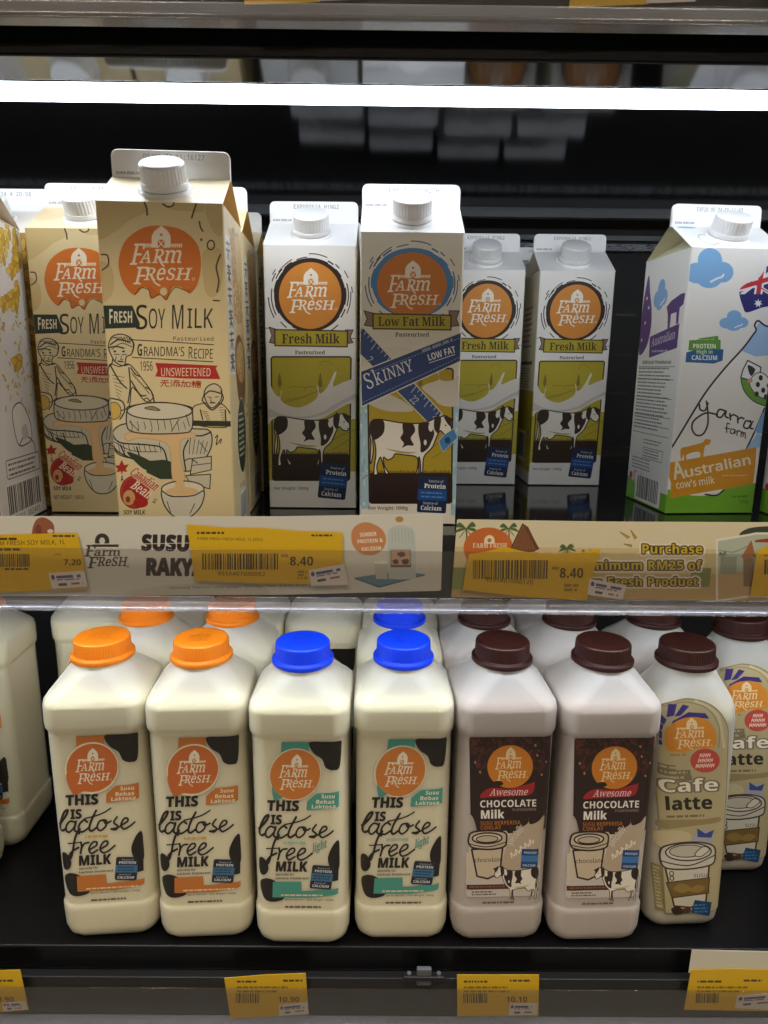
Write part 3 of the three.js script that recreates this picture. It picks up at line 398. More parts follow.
ceilingLamp(-.8, .62, .6, .6, 'left of the two'); ceilingLamp(.8, .62, .6, .6, 'right of the two');

const black = phy({ color: lin(.006, .006, .007), roughness: .09, specularIntensity: 1 }), blackMatt = std({ color: lin(.008, .008, .009), roughness: .38 }), blackDeck = phy({ color: lin(.004, .004, .005), roughness: .32, specularIntensity: .45 });
const grey = std({ color: lin(.10, .105, .12), roughness: .35 }), frost = std({ color: lin(.42, .44, .47), roughness: .7 });
const speck = canvas(512, 64, (g) => { g.fillStyle = '#8c9096'; g.fillRect(0, 0, 512, 64); grain(g, 512, 64, 900, ['#2a2c30', '#b9bdc4', '#5c6066'], 2, 9, .9); for (let i = 0; i < 14; i++) ell(g, rnd() * 512, 20 + rnd() * 24, 5, 4, '#101114'); });
speck.wrapS = THREE.RepeatWrapping; speck.repeat.set(6, 1);
const XW = .85;
{
  const t = thing('display_case', 'black open-fronted refrigerated display case standing behind the milk', 'display case', [0, -.75, -.895]);
  const P = (n, x0, x1, y0, y1, z0, z1, m) => mesh(n, box(x0, x1, y0 + .75, y1 + .75, z0 + .895, z1 + .895), m, t);
  P('back_panel', -XW, XW, -.72, .62, -.925, -.895, std({ color: lin(.005, .005, .006), roughness: .6 })); P('end_panel', -XW - .03, -XW, -.75, .65, -.925, -.36, blackMatt); P('end_panel', XW, XW + .03, -.75, .65, -.925, -.36, blackMatt);
  P('canopy', -XW, XW, .62, .65, -.925, -.36, blackMatt); P('bottom_deck', -XW, XW, -.75, -.72, -.925, -.36, blackMatt); P('kick_plate', -XW, XW, -1.2, -.75, -.915, -.40, blackMatt);
  P('duct_ledge', -XW, XW, .2562, .2640, -.895, -.880, std({ map: speck, roughness: .6 })); P('duct_rail', -XW, XW, .269, .2745, -.895, -.885, grey);
  for (let i = 0; i < 26; i++) for (let j = 0; j < 4; j++) P('air_slot', -.60 + i * .05, -.575 + i * .05, .03 + j * .05, .0325 + j * .05, -.8955, -.8942, blackMatt);
}
// three shelves; each is a glossy slab with folded edges
function shelf(label, y, z0, z1, thick, top, extra) {
  const t = thing('shelf', label, 'shelf', [0, y, 0]);
  mesh('slab', rbox(-XW + .002, XW - .002, -thick, 0, z1, z0, .002), top, t);
  if (extra) extra(t);
  return t;
}
shelf('glossy black shelf above the light tube, mirroring the carton tops below', .313, -.374, -.826, .020, black, (t) => {
  mesh('front_fascia', rbox(-XW + .002, XW - .002, -.0455, -.0202, -.3905, -.3885, .0005), black, t); mesh('lamp_flange', rbox(-XW + .002, XW - .002, -.0450, -.0436, -.4195, -.3885, .0004), black, t); mesh('rear_lip', box(-XW + .002, XW - .002, -.030, -.0175, -.838, -.8265), grey, t);
});
shelf('glossy black shelf under the row of milk cartons', 0, -.394, -.882, .02, black, (t) => { mesh('rear_lip', box(-XW + .002, XW - .002, -.02, .012, -.889, -.8825), blackMatt, t); });
shelf('black shelf under the plastic milk bottles, lowest in view', -.3508, -.4605, -.885, .022, blackDeck, (t) => {
  mesh('front_lip', rbox(-XW + .002, XW - .002, -.052, -.0222, -.4655, -.4615, .001), black, t);
  mesh('support_bar', rbox(-XW + .002, XW - .002, -.027, -.0225, -.461, -.4535, .001), blackMatt, t);
});
// lamps under the shelves
function tube(label, y, z, power, tilt) {
  const t = thing('light_tube', label, 'light tube', [0, y, z]);
  const r = .0054, L = 1.6, glow = std({ color: 0xffffff, emissive: TUBE_COLOR, emissiveIntensity: power });
  mesh('glass_tube', new THREE.CylinderGeometry(r, r, L, 24, 1).rotateZ(Math.PI / 2), glow, t);
  const metal = std({ color: lin(.5, .5, .52), roughness: .4 });
  for (const s of [-1, 1]) { mesh('end_cap', new THREE.CylinderGeometry(r + .001, r + .001, .02, 20).rotateZ(Math.PI / 2).translate(s * (L / 2 + .01), 0, 0), metal, t); mesh('holder', box(s * (L / 2 + .01) - .004, s * (L / 2 + .01) + .004, 0, .0085, -.004, .004), metal, t); }
  const l = new THREE.RectAreaLight(TUBE_COLOR, power, L, 2 * r); l.name = 'tube_light'; l.position.set(0, -.0062 * Math.cos(tilt), -.0062 * Math.sin(tilt)); l.rotation.x = -Math.PI / 2 + tilt; t.add(l);
}
tube('bright white light tube running along the front of the upper shelf', .2818, -.4750, TUBE.upper, .1);
tube('light tube hidden behind the price rail of the middle shelf', -.0292, -.452, TUBE.middle, 0);
tube('light tube behind the price rail of the lowest shelf', -.3830, -.482, TUBE.lower, .2);

// ---------------------------------------------------------------- clear price rails
const clear = phy({ color: lin(.84, .83, .82), roughness: .12, transmission: 1, thickness: 0, ior: 1.46 });
const clearBar = phy({ color: lin(.93, .93, .97), roughness: .14, transmission: .88, specularIntensity: .6, thickness: 0, ior: 1.46 });
const backing = std({ color: lin(.02, .02, .021), roughness: .35 });
function rail(label, y0, y1, yp, z, lip) {          // backing from y0 to y1, clear front from y0 to yp, bright lower edge
  const t = thing('price_rail', label, 'price rail', [0, y0, z]), X = XW - .004;
  mesh('backing', rbox(-X, X, 0, y1 - y0, -.006, -.0045, .0004), backing, t);
  mesh('clear_front', rbox(-X, X, .0002, yp - y0, .0048, .0056, .0003), clear, t);
  mesh('lower_edge', rbox(-X, X, -lip, 0, -.005, .0058, .0015), clearBar, t);
  mesh('edge_bead', new THREE.CylinderGeometry(.0011, .0011, 2 * X, 10).rotateZ(Math.PI / 2).translate(0, -lip + .001, .0058), clear, t);
  return t;
}
rail('clear plastic price rail along the upper shelf edge, top of the picture', .2805, .318, .310, -.3655, .0075);
rail('clear plastic price rail holding the two paper banners', -.0262, .014, .0065, -.388, .0060);
rail('clear plastic price rail along the lowest shelf, bottom of the picture', -.4085, -.372, -.3715, -.4475, .006);
{
  const t = thing('rail_bracket', 'small dark metal rail bracket below the fourth bottle from left', 'bracket', [.0385, -.371, -.4525]);
  mesh('plate', rbox(-.017, .017, .002, .006, 0, .006, .001), blackMatt, t); mesh('hook', rbox(-.006, .006, -.004, .012, .0005, .0045, .0012), grey, t); for (const s of [-1, 1]) mesh('bolt', new THREE.CylinderGeometry(.0018, .0018, .002, 12).translate(s * .012, .0065, .003), grey, t);
}

// ---------------------------------------------------------------- bottles
function section(hw, r, n = 10) {                   // rounded square, counter-clockwise from above
  const o = []; for (let q = 0; q < 4; q++) for (let i = 0; i <= n; i++) { const a = Math.PI / 2 * (q + i / n) , cx = [1, -1, -1, 1][q] * (hw - r), cz = [1, 1, -1, -1][q] * (hw - r); o.push([cx + r * Math.cos(a), cz + r * Math.sin(a)]); }
  return o;
}
function loft(rowsIn, closeTop = true) {
  const pos = [], idx = [], uv = []; let n = 0;
  rowsIn.forEach(([y, hw, r]) => { const s = section(hw, Math.min(r, hw - 1e-5)); s.push(s[0]); n = s.length; s.forEach(([x, z], i) => { pos.push(x, y, z); uv.push(i / n, y); }); });
  for (let j = 0; j < rowsIn.length - 1; j++) for (let i = 0; i < n - 1; i++) { const a = j * n + i; idx.push(a, a + n, a + 1, a + 1, a + n, a + n + 1); }
  for (const [j, up] of [[0, false], [rowsIn.length - 1, true]]) { if (up && !closeTop) continue; const c = pos.length / 3; pos.push(0, rowsIn[j][0], 0); uv.push(0, 0); for (let i = 0; i < n - 1; i++) up ? idx.push(c, j * n + i + 1, j * n + i) : idx.push(c, j * n + i, j * n + i + 1); }
  return geom(pos, uv, idx);
}
const lactoseRows = [[0.0006, 0.0303, 0.012], [0.0022, 0.0331, 0.0125], [0.007, 0.0363, 0.013], [0.014, 0.0379, 0.0132], [0.03, 0.0383, 0.0132], [0.0335, 0.0383, 0.0132], [0.0352, 0.0376, 0.0132], [0.037, 0.0371, 0.0132], [0.186, 0.0371, 0.0132], [0.1885, 0.0375, 0.0132], [0.1905, 0.0385, 0.0134], [0.194, 0.0388, 0.0134], [0.208, 0.0388, 0.0136], [0.2125, 0.0382, 0.0142], [0.216, 0.0361, 0.0156], [0.2225, 0.0308, 0.0185], [0.2285, 0.0262, 0.0205], [0.2325, 0.0228, 0.0212], [0.2345, 0.0214, 0.0212], [0.2375, 0.021, 0.0209]];
const latteRows = [[.0006, .0262, .012], [.002, .029, .013], [.006, .0312, .0135], [.012, .0320, .014], [.10, .0325, .014], [.19, .0327, .0145], [.200, .0322, .0155], [.2065, .0305, .0175], [.213, .0278, .0205], [.2195, .0242, .021], [.2255, .0220, .0214], [.2285, .0213, .0211], [.232, .0209, .0208]];
const shrink = (r, d, top) => { const o = []; for (const [y, hw, c] of r) if (y < top) o.push([y + (o.length ? 0 : .001), hw - d, c - d * .4]); const k = r.findIndex(([y]) => y >= top), [y0, h0, c0] = r[k - 1], [y1, h1, c1] = r[k], t = (top - y0) / (y1 - y0); o.push([top, h0 + (h1 - h0) * t - d, c0 + (c1 - c0) * t - d * .4]); return o; };
const lactoseBody = loft(lactoseRows), latteBody = loft(latteRows), lactoseMilk = loft(shrink(lactoseRows, .0009, .2105)), latteMilk = loft(shrink(latteRows, .0009, .199));
const bottleCap = capGeometry([[.0238, 0, 0], [.0243, .0005, 0], [.0243, .0032, 0], [.0236, .0040, 0], [.0217, .0043, 0], [.0217, .0052, .00035], [.0214, .0150, .00035], [.0209, .0161, 0], [.0198, .0168, 0], [.0188, .0168, 0]], 192, 64);
const capTop = new THREE.CircleGeometry(.0189, 40).rotateX(-Math.PI / 2).translate(0, .01678, 0);
const emboss = canvas(512, 512, (g) => { g.fillStyle = '#000'; g.fillRect(0, 0, 512, 512); lettering(g, 250, 280, 190, 190, '#fff', '#000'); }, false);
const capMat = (c, rough = .4) => phy({ color: c, roughness: rough, specularIntensity: .6 });
const capTopMat = (c) => phy({ color: c, roughness: .4, bumpMap: emboss, bumpScale: .003, specularIntensity: .6 });
const plastic = phy({ color: lin(.95, .94, .90), roughness: .5, transmission: .75, thickness: 0 });
const milkMat = (c) => std({ color: c, roughness: .5 });
function labelGeometry(hw, r, x0, x1, y0, y1) {     // sheet wrapped over the front of the bottle
  const pos = [], uv = [], idx = [], n = 40, e = .00035, H = hw + e, q = r + e, f = (x) => { const a = Math.abs(x) - (H - q); return a <= 0 ? H : H - q + Math.sqrt(Math.max(0, q * q - a * a)); };
  for (let j = 0; j < 2; j++) for (let i = 0; i <= n; i++) { const x = x0 + (x1 - x0) * i / n; pos.push(x, j ? y1 : y0, f(x)); uv.push(i / n, j); }
  for (let i = 0; i < n; i++) idx.push(i, i + 1, i + n + 1, i + 1, i + n + 2, i + n + 1);
  return geom(pos, uv, idx);
}
const LX = 35, LY = 152, LK = 8;                    // label sheet: 70 x 152 mm, top at 190 mm
const labelMat = (draw, w = 2 * LX, h = LY) => phy({ map: canvas(w * LK, h * LK, draw), transparent: true, roughness: .45, clearcoat: .15, clearcoatRoughness: .3 });
const BLK = '#1d1712';
function lactoseArt(main, light) {
  return (g) => {
    g.setTransform(LK * .1539, LK * -.00116, LK * -.01398, LK * .17529, LK * (-45.54 + LX + 3.2), LK * -9.63);
    const s = light ? 1.0 : 1;
    rect(g, 203, 82, 135, 60, main); blob(g, [342, 82, 400, 80, 480, 82, 496, 95, 498, 205, 470, 218, 430, 205, 408, 165, 370, 140, 345, 110], BLK); poly(g, [342, 82, 490, 82, 498, 92, 498, 120, 350, 110], BLK);
    ell(g, 278, 240, 132, 128, light ? '#d9cfb4' : '#e2d5b6'); if (light) { poly(g, [165, 270, 240, 345, 185, 370, 172, 330], main); ell(g, 280, 240, 124, 122, '#d07c34'); } else { ell(g, 280, 238, 124, 118, '#cc6c30'); blob(g, [160, 255, 185, 360, 240, 352, 320, 350, 300, 300], '#cc6c30'); }
    lettering(g, 280, 250, 112, 122, '#ece0c6', '#cc7030');
    ft(g, 'THIS', 150, 312, 418, 50, { bold: true, col: BLK, line: BLK, lw: 5 }); ft(g, 'IS', 172, 230, 486, 46, { bold: true, col: BLK, line: BLK, lw: 5 });
    poly(g, [350, 370, 395, 332, 505, 326, 510, 402, 350, 415], main); const w = '#efe3c6'; ft(g, 'Susu', 418, 488, 355, 19, { bold: true, col: w }); ft(g, 'Bebas', 392, 488, 382, 19, { bold: true, col: w }); ft(g, 'Laktosa', 372, 496, 406, 19, { bold: true, col: w });
    const L = (a, lw = 15) => curve(g, a, lw * .78, BLK);
    L([112, 522, 150, 470, 160, 442, 142, 452, 122, 500, 116, 538, 128, 550, 150, 535], 15); L([196, 505, 172, 498, 152, 520, 152, 546, 170, 552, 194, 525, 200, 500, 192, 540, 204, 552, 220, 540], 13); L([256, 506, 240, 495, 218, 515, 214, 545, 232, 555, 260, 538], 13); L([300, 450, 276, 500, 266, 540, 278, 553, 300, 538], 14); L([243, 488, 300, 476, 340, 462, 372, 442], 9); L([338, 500, 316, 506, 305, 535, 320, 553, 346, 535, 352, 508, 338, 500, 348, 518, 374, 508], 12); L([404, 488, 388, 515, 408, 535, 398, 552, 374, 548, 396, 546, 424, 536], 12); L([428, 530, 456, 514, 456, 498, 438, 500, 424, 530, 438, 552, 466, 540, 492, 520], 12);
    rows(g, 245, 576, 130, 1, 12, 11, light ? '#8fb9aa' : '#d2a44e');
    L([216, 562, 205, 560, 192, 600, 186, 640, 176, 682, 166, 690, 168, 670, 184, 650, 212, 635], 14); L([160, 612, 222, 608], 8); L([224, 608, 228, 632, 222, 666], 13); L([226, 640, 242, 616, 264, 612], 12); L([268, 648, 300, 630, 302, 611, 282, 613, 264, 645, 278, 668, 308, 652], 12); L([322, 648, 354, 630, 357, 611, 337, 613, 320, 645, 334, 668, 362, 660, 395, 634], 12);
    if (light) { ft(g, 'light', 395, 470, 628, 40, { font: SERIF, skew: .35, col: main, rot: -.35, bold: true }); }
    ft(g, 'MILK', 210, 374, 728, 50, { bold: true, col: BLK, line: BLK, lw: 5 }); ft(g, 'specially for', 214, 310, 750, 11, { bold: true, col: BLK }); ft(g, 'Lactose Intolerant', 214, 388, 770, 12, { bold: true, col: BLK });
    blob(g, [525, 575, 500, 590, 478, 650, 490, 700, 520, 712, 540, 715, 535, 640], BLK); poly(g, [508, 690, 536, 690, 540, 780, 510, 780], BLK); blob(g, [122, 680, 140, 662, 165, 680, 176, 720, 155, 752, 130, 745], BLK); blob(g, [138, 790, 165, 768, 200, 772, 240, 800, 262, 850, 265, 875, 215, 890, 165, 878, 140, 830], BLK);
    poly(g, [203, 784, 350, 782, 355, 832, 545, 820, 545, 850, 400, 868, 206, 866], main); rows(g, 250, 850, 270, 1, 9, 8, '#e8cfa8');
    g.save(); g.translate(402, 694); g.rotate(.06); rect(g, 0, 0, 112, 122, '#222632', 10); rect(g, 0, 42, 112, 40, '#3f6f96'); ft(g, 'Source of', 28, 90, 18, 8, { col: '#c8ccd4' }); ft(g, 'PROTEIN', 14, 104, 36, 13, { bold: true, col: '#dfe3ea' }); rows(g, 12, 52, 88, 2, 14, 6, '#1f3550'); ft(g, 'Source of', 20, 80, 96, 8, { col: '#c8ccd4' }); ft(g, 'CALCIUM', 12, 100, 114, 13, { bold: true, col: '#dfe3ea' }); g.restore();
    ft(g, 'Berat Bersih / Net Weight 1000g', 272, 525, 882, 9, { col: '#4a4030' }); rows(g, 275, 912, 190, 2, 18, 9, '#5a5142');
  };
}
function chocoArt(g) {
  g.setTransform(LK * .15026, LK * -.00113, LK * .0086, LK * .17073, LK * (-39.55 + LX - 3.6), LK * -9.08);
  const dk = '#2b1713', pale = '#cfc0ab';
  rect(g, 52, 778, 400, 122, '#c9beb2', 18); poly(g, [55, 660, 465, 480, 455, 800, 55, 800], pale);
  g.save(); g.beginPath(); g.roundRect(82, 58, 425, 500, 26); g.clip(); g.fillStyle = dk; g.fillRect(82, 58, 425, 500); for (let i = 0; i < 140; i++) ell(g, 82 + rnd() * 425, 58 + rnd() * 170, 4 + 22 * rnd(), 3 + 10 * rnd(), ['#4a2018', '#5a2a1e', '#3a1a14'][i % 3], 0, null, rnd() * 3); for (const [x, y] of [[135, 240], [110, 190], [430, 160], [455, 260], [420, 110], [480, 200]]) ell(g, x, y, 7, 5, '#b98a5a', 0, null, 1); g.restore();
  g.globalCompositeOperation = 'destination-out'; blob(g, [60, 470, 85, 460, 105, 500, 110, 560, 60, 580], '#000'); g.globalCompositeOperation = 'source-over';
  poly(g, [70, 560, 180, 545, 270, 545, 280, 560, 270, 640, 265, 700, 70, 700], pale); blob(g, [260, 760, 265, 640, 300, 560, 380, 510, 385, 478, 396, 512, 440, 500, 475, 480, 470, 560, 450, 640, 440, 740], '#b9a58d');
  ell(g, 290, 215, 118, 108, '#cf7d24'); lettering(g, 290, 222, 108, 118, '#ecd0a0', '#cf7d24'); blob(g, [205, 292, 235, 285, 255, 300, 235, 310], dk); blob(g, [135, 370, 150, 340, 200, 320, 290, 326, 400, 300, 418, 296, 400, 355, 300, 365, 200, 368], '#a3242a');
  ft(g, 'Awesome', 182, 380, 360, 34, { font: SERIF, skew: .3, col: '#efd8d0' }); ft(g, 'CHOCOLATE', 130, 430, 420, 36, { bold: true, col: '#efe6da' }); ft(g, 'FLAVOURED', 300, 428, 442, 14, { bold: true, col: '#8d7d70' }); ft(g, 'Milk', 132, 258, 478, 42, { bold: true, col: '#efe6da', line: '#efe6da', lw: 3 }); ft(g, 'SUSU BERPERISA', 132, 345, 512, 20, { bold: true, col: '#b06a20' }); ft(g, 'COKLAT', 132, 244, 536, 20, { bold: true, col: '#b06a20' });
  ft(g, 'specially', 290, 410, 630, 36, { font: SERIF, skew: .25, rot: -.9, col: '#efe4d2', line: '#8a7460', lw: 6 }); g.save(); g.translate(300, 690); g.rotate(-.6); for (let i = 0; i < 5; i++) curve(g, [i * 30, 0, i * 30 + 10, -26, i * 30 + 16, 0, i * 30 + 26, -12], 6, '#e9dcc6'); g.restore();
  // paper cup
  poly(g, [85, 640, 250, 635, 235, 770, 170, 800, 112, 785], '#cbb89c', 9, dk); blob(g, [70, 585, 90, 550, 180, 542, 262, 555, 270, 600, 255, 630, 180, 642, 95, 632, 72, 612], '#c6b59b', 9, dk); ell(g, 168, 582, 78, 28, '#d9ccb6', 8, dk); ell(g, 168, 586, 58, 18, '#c0b096', 5, dk); curve(g, [75, 612, 170, 628, 265, 606], 5, dk); ft(g, 'chocolate', 98, 250, 708, 22, { font: SERIF, col: dk });
  rect(g, 56, 832, 390, 26, '#4a1e18'); rows(g, 70, 840, 250, 1, 10, 8, '#8a5a44'); rows(g, 82, 868, 150, 2, 14, 7, '#5a4c42'); rows(g, 140, 928, 200, 2, 18, 9, '#6a5a50');
  g.save(); g.translate(352, 642); g.rotate(.06); rect(g, 0, 0, 92, 105, '#1f3f6e', 4); rect(g, 0, 35, 92, 34, '#3a76b0'); ft(g, 'PROTEIN', 12, 82, 26, 12, { bold: true, col: '#bfd2e6' }); ft(g, 'CALCIUM', 10, 80, 94, 12, { bold: true, col: '#bfd2e6' }); g.restore();
  g.save(); g.translate(498, 480); g.scale(-.5, .55); g.translate(-0, 60); cow(g, '#2a1a14', '#e6dccb'); g.restore();
}
const TLX = 30, TLY = 206;
function latteArt(g) {                              // top of the sheet at 215 mm
  g.setTransform(LK * .2038, LK * -.00138, LK * .02466, LK * .2052, LK * (-58.4 + TLX), LK * (-2.52 - 5));
  const base = '#b5a67c';
  g.beginPath(); g.moveTo(80, 1010); g.lineTo(88, 200); g.quadraticCurveTo(95, 60, 215, 48); g.quadraticCurveTo(350, 60, 372, 190); g.lineTo(330, 1010); g.closePath(); g.fillStyle = base; g.fill(); g.lineWidth = 5; g.strokeStyle = '#8f7f58'; g.stroke();
  curve(g, [250, 60, 330, 120, 352, 260], 12, '#c9bb94'); curve(g, [130, 90, 200, 62, 290, 90, 335, 170, 330, 260], 5, '#9a8a60');
  const purple = '#3b2f7a'; for (const a of [[96, 240, 118, 232, 120, 250, 100, 258], [96, 190, 122, 195, 120, 225, 96, 228], [98, 150, 128, 168, 122, 190, 95, 182], [110, 110, 140, 140, 130, 165, 100, 145], [150, 72, 178, 70, 165, 118, 140, 130], [200, 72, 225, 80, 190, 118, 165, 122], [160, 140, 220, 105, 285, 112, 300, 135, 230, 128, 150, 165]]) poly(g, a, purple);
  blob(g, [128, 230, 135, 180, 175, 140, 230, 126, 285, 138, 318, 180, 322, 240, 300, 262, 240, 262, 200, 275, 150, 272, 130, 262], '#d98a2a'); lettering(g, 228, 212, 92, 92, '#ecd0a0', '#d98a2a'); rows(g, 140, 280, 75, 1, 12, 11, '#b98a3a');
  ell(g, 275, 315, 58, 52, '#c4493c'); for (const [x, y, n] of [[255, 300, 3], [248, 322, 4], [238, 345, 5]]) for (let i = 0; i < n; i++) curve(g, [x + i * 15, y, x + i * 15 + 4, y - 15, x + i * 15 + 9, y - 3, x + i * 15 + 12, y - 15], 3.5, '#f0d2c0');
  rect(g, 100, 330, 58, 22, '#7d7156'); rect(g, 96, 352, 120, 26, '#7d7156'); rect(g, 150, 378, 70, 22, '#7d7156'); rows(g, 104, 336, 110, 3, 22, 10, '#b5a67c');
  ft(g, 'Cafe', 88, 326, 448, 54, { bold: true, col: '#efe6d2', line: '#7a6a50', lw: 16 }); ft(g, 'latte', 106, 298, 528, 56, { bold: true, col: '#241d16', line: '#241d16', lw: 3 });
  rows(g, 112, 553, 178, 1, 11, 10, '#7a6a48'); blob(g, [75, 590, 120, 572, 250, 575, 318, 568, 320, 590, 200, 605, 90, 615], '#98865a');
  blob(g, [60, 640, 130, 620, 200, 640, 190, 700, 80, 700], '#c5b78e'); poly(g, [210, 650, 235, 620, 295, 628, 290, 690, 190, 690], '#a9a5a8'); poly(g, [230, 615, 262, 640, 298, 625, 285, 660, 230, 655], '#33488a');
  const ik = '#3a3028'; poly(g, [92, 790, 272, 780, 250, 960, 185, 985, 118, 975], '#cfc6b4', 7, ik); blob(g, [76, 760, 88, 700, 150, 680, 240, 680, 292, 700, 298, 745, 280, 785, 190, 802, 100, 795], '#cdc4b2', 7, ik); ell(g, 190, 722, 92, 40, '#d6cebd', 6, ik); ell(g, 185, 718, 72, 28, '#c2b8a4', 4, ik); blob(g, [215, 735, 250, 700, 275, 715, 240, 745], '#d6cebd', 4, ik); curve(g, [80, 762, 190, 785, 296, 742], 5, ik);
  poly(g, [92, 862, 270, 846, 262, 920, 112, 936], '#7a5f2c', 4, ik); blob(g, [118, 895, 150, 870, 190, 888, 160, 915], '#957a40'); blob(g, [180, 905, 215, 880, 250, 890, 225, 915], '#957a40'); ft(g, 'SUSU', 205, 262, 842, 16, { col: ik }); ell(g, 116, 820, 8, 10, null, 4, ik); ell(g, 116, 842, 8, 10, null, 4, ik);
  blob(g, [105, 990, 130, 978, 150, 990, 160, 1010, 120, 1018], '#3f2a20'); blob(g, [150, 995, 180, 985, 185, 1005, 160, 1014], '#55382a'); rect(g, 42, 785, 34, 210, '#8a7c50'); rows(g, 48, 795, 22, 12, 16, 8, '#b5a67c'); ft(g, 'SUSU', 52, 74, 980, 12, { col: '#d9d0b4' });
  poly(g, [205, 950, 275, 965, 262, 1030, 185, 1010], '#1f456e'); rows(g, 200, 972, 58, 3, 16, 7, '#4f86b4'); rows(g, 90, 1045, 150, 2, 12, 7, '#7a6a48');
}
const labels = {
  orange: labelMat(lactoseArt('#c9762f', false)), teal: labelMat(lactoseArt('#4a9a8a', true)), choco: labelMat(chocoArt), latte: labelMat(latteArt, 2 * TLX, TLY),
};
const lactoseLabel = labelGeometry(.0371, .0132, -.035, .035, .038, .19), latteLabel = labelGeometry(.0325, .0142, -.030, .030, .010, .2155 - .0005);
const capColor = { orange: lin(.66, .165, .007), blue: lin(.004, .035, .58), brown: lin(.026, .0065, .0045) };
const capMats = Object.fromEntries(Object.entries(capColor).map(([k, c]) => [k, [capMat(c), capTopMat(c)]]));
const milks = { cream: milkMat(lin(.90, .82, .53)), choco: milkMat(lin(.48, .36, .31)), latte: milkMat(lin(.50, .42, .25)) };
function makeBottle(name, cap, milk, lab, latte) {
  const t = thing(name, '', 'milk bottle');
  mesh('bottle_body', latte ? latteBody : lactoseBody, plastic, t); mesh('milk_fill', latte ? latteMilk : lactoseMilk, milks[milk], t);
  mesh('label', latte ? latteLabel : lactoseLabel, labels[lab], t);
  const c = mesh('cap', bottleCap, capMats[cap][0], t); c.position.y = latte ? .2295 : .2352; mesh('embossed_top', capTop, capMats[cap][1], c);
  return t;
}
// ---------------------------------------------------------------- paper banners and price tags on the rails
const to = (M, [x, y]) => [M[0] * x + M[2] * y + M[4], M[1] * x + M[3] * y + M[5]];   // print coordinates -> millimetres in the rail's plane, y up
const S1 = [0.156, 0.0014, -0.01289, -0.16249, -225.15, 31.26], S2 = [0.15628, 0.00141, -0.0037, -0.16256, -119.27, 32.25], S3 = [0.17227, 0.00155, 0.00607, -0.17894, -19.22, 33.18], S4 = [0.16326, 0.00147, 0.01666, -0.16931, 104.82, 34.33];
const L1 = [0.3959, 0.00261, -0.02391, -0.47458, -295.12, -292.64], L2 = [0.39766, 0.00262, 0.03356, -0.47525, 1.8, -290.55];
const mm = [1, 0, 0, 1, 0, 0];
function paper(name, M, outline, z, k, ground, draw, parent, opt = {}) {      // a sheet cut to its outline, printed on its face, lightly curled
  const pts = pairs(outline).map((p) => to(M, p)), xs = pts.map((p) => p[0]), ys = pts.map((p) => p[1]), x0 = Math.min(...xs), x1 = Math.max(...xs), y0 = Math.min(...ys), y1 = Math.max(...ys);
  const map = canvas(Math.ceil((x1 - x0) * k), Math.ceil((y1 - y0) * k), (g) => { g.fillStyle = ground; g.fillRect(0, 0, 4000, 4000); const T = (N) => g.setTransform(k * N[0], -k * N[1], k * N[2], -k * N[3], k * (N[4] - x0), k * (y1 - N[5])); T(M); draw(g, T); });
  const sh = new THREE.Shape(pts.map(([x, y]) => new THREE.Vector2((x - x0) / 1000, (y - y0) / 1000)));
  const geo = new THREE.ExtrudeGeometry(sh, { depth: opt.thick ?? .0003, bevelEnabled: false });
  const p = geo.attributes.position, u = []; for (let i = 0; i < p.count; i++) u.push(p.getX(i) * 1000 / (x1 - x0), p.getY(i) * 1000 / (y1 - y0));
  geo.setAttribute('uv', new THREE.Float32BufferAttribute(u, 2));
  const m = mesh(name, geo, phy({ map, roughness: opt.rough ?? .5, clearcoat: opt.coat ?? .2, clearcoatRoughness: .35 }), parent ?? scene);
  m.position.set(x0 / 1000, y0 / 1000, z); if (parent) m.position.sub(parent.position);
  return m;
}
const tagIt = (m, label, category, group) => { m.userData.label = label; m.userData.category = category; if (group) m.userData.group = group; return m; };
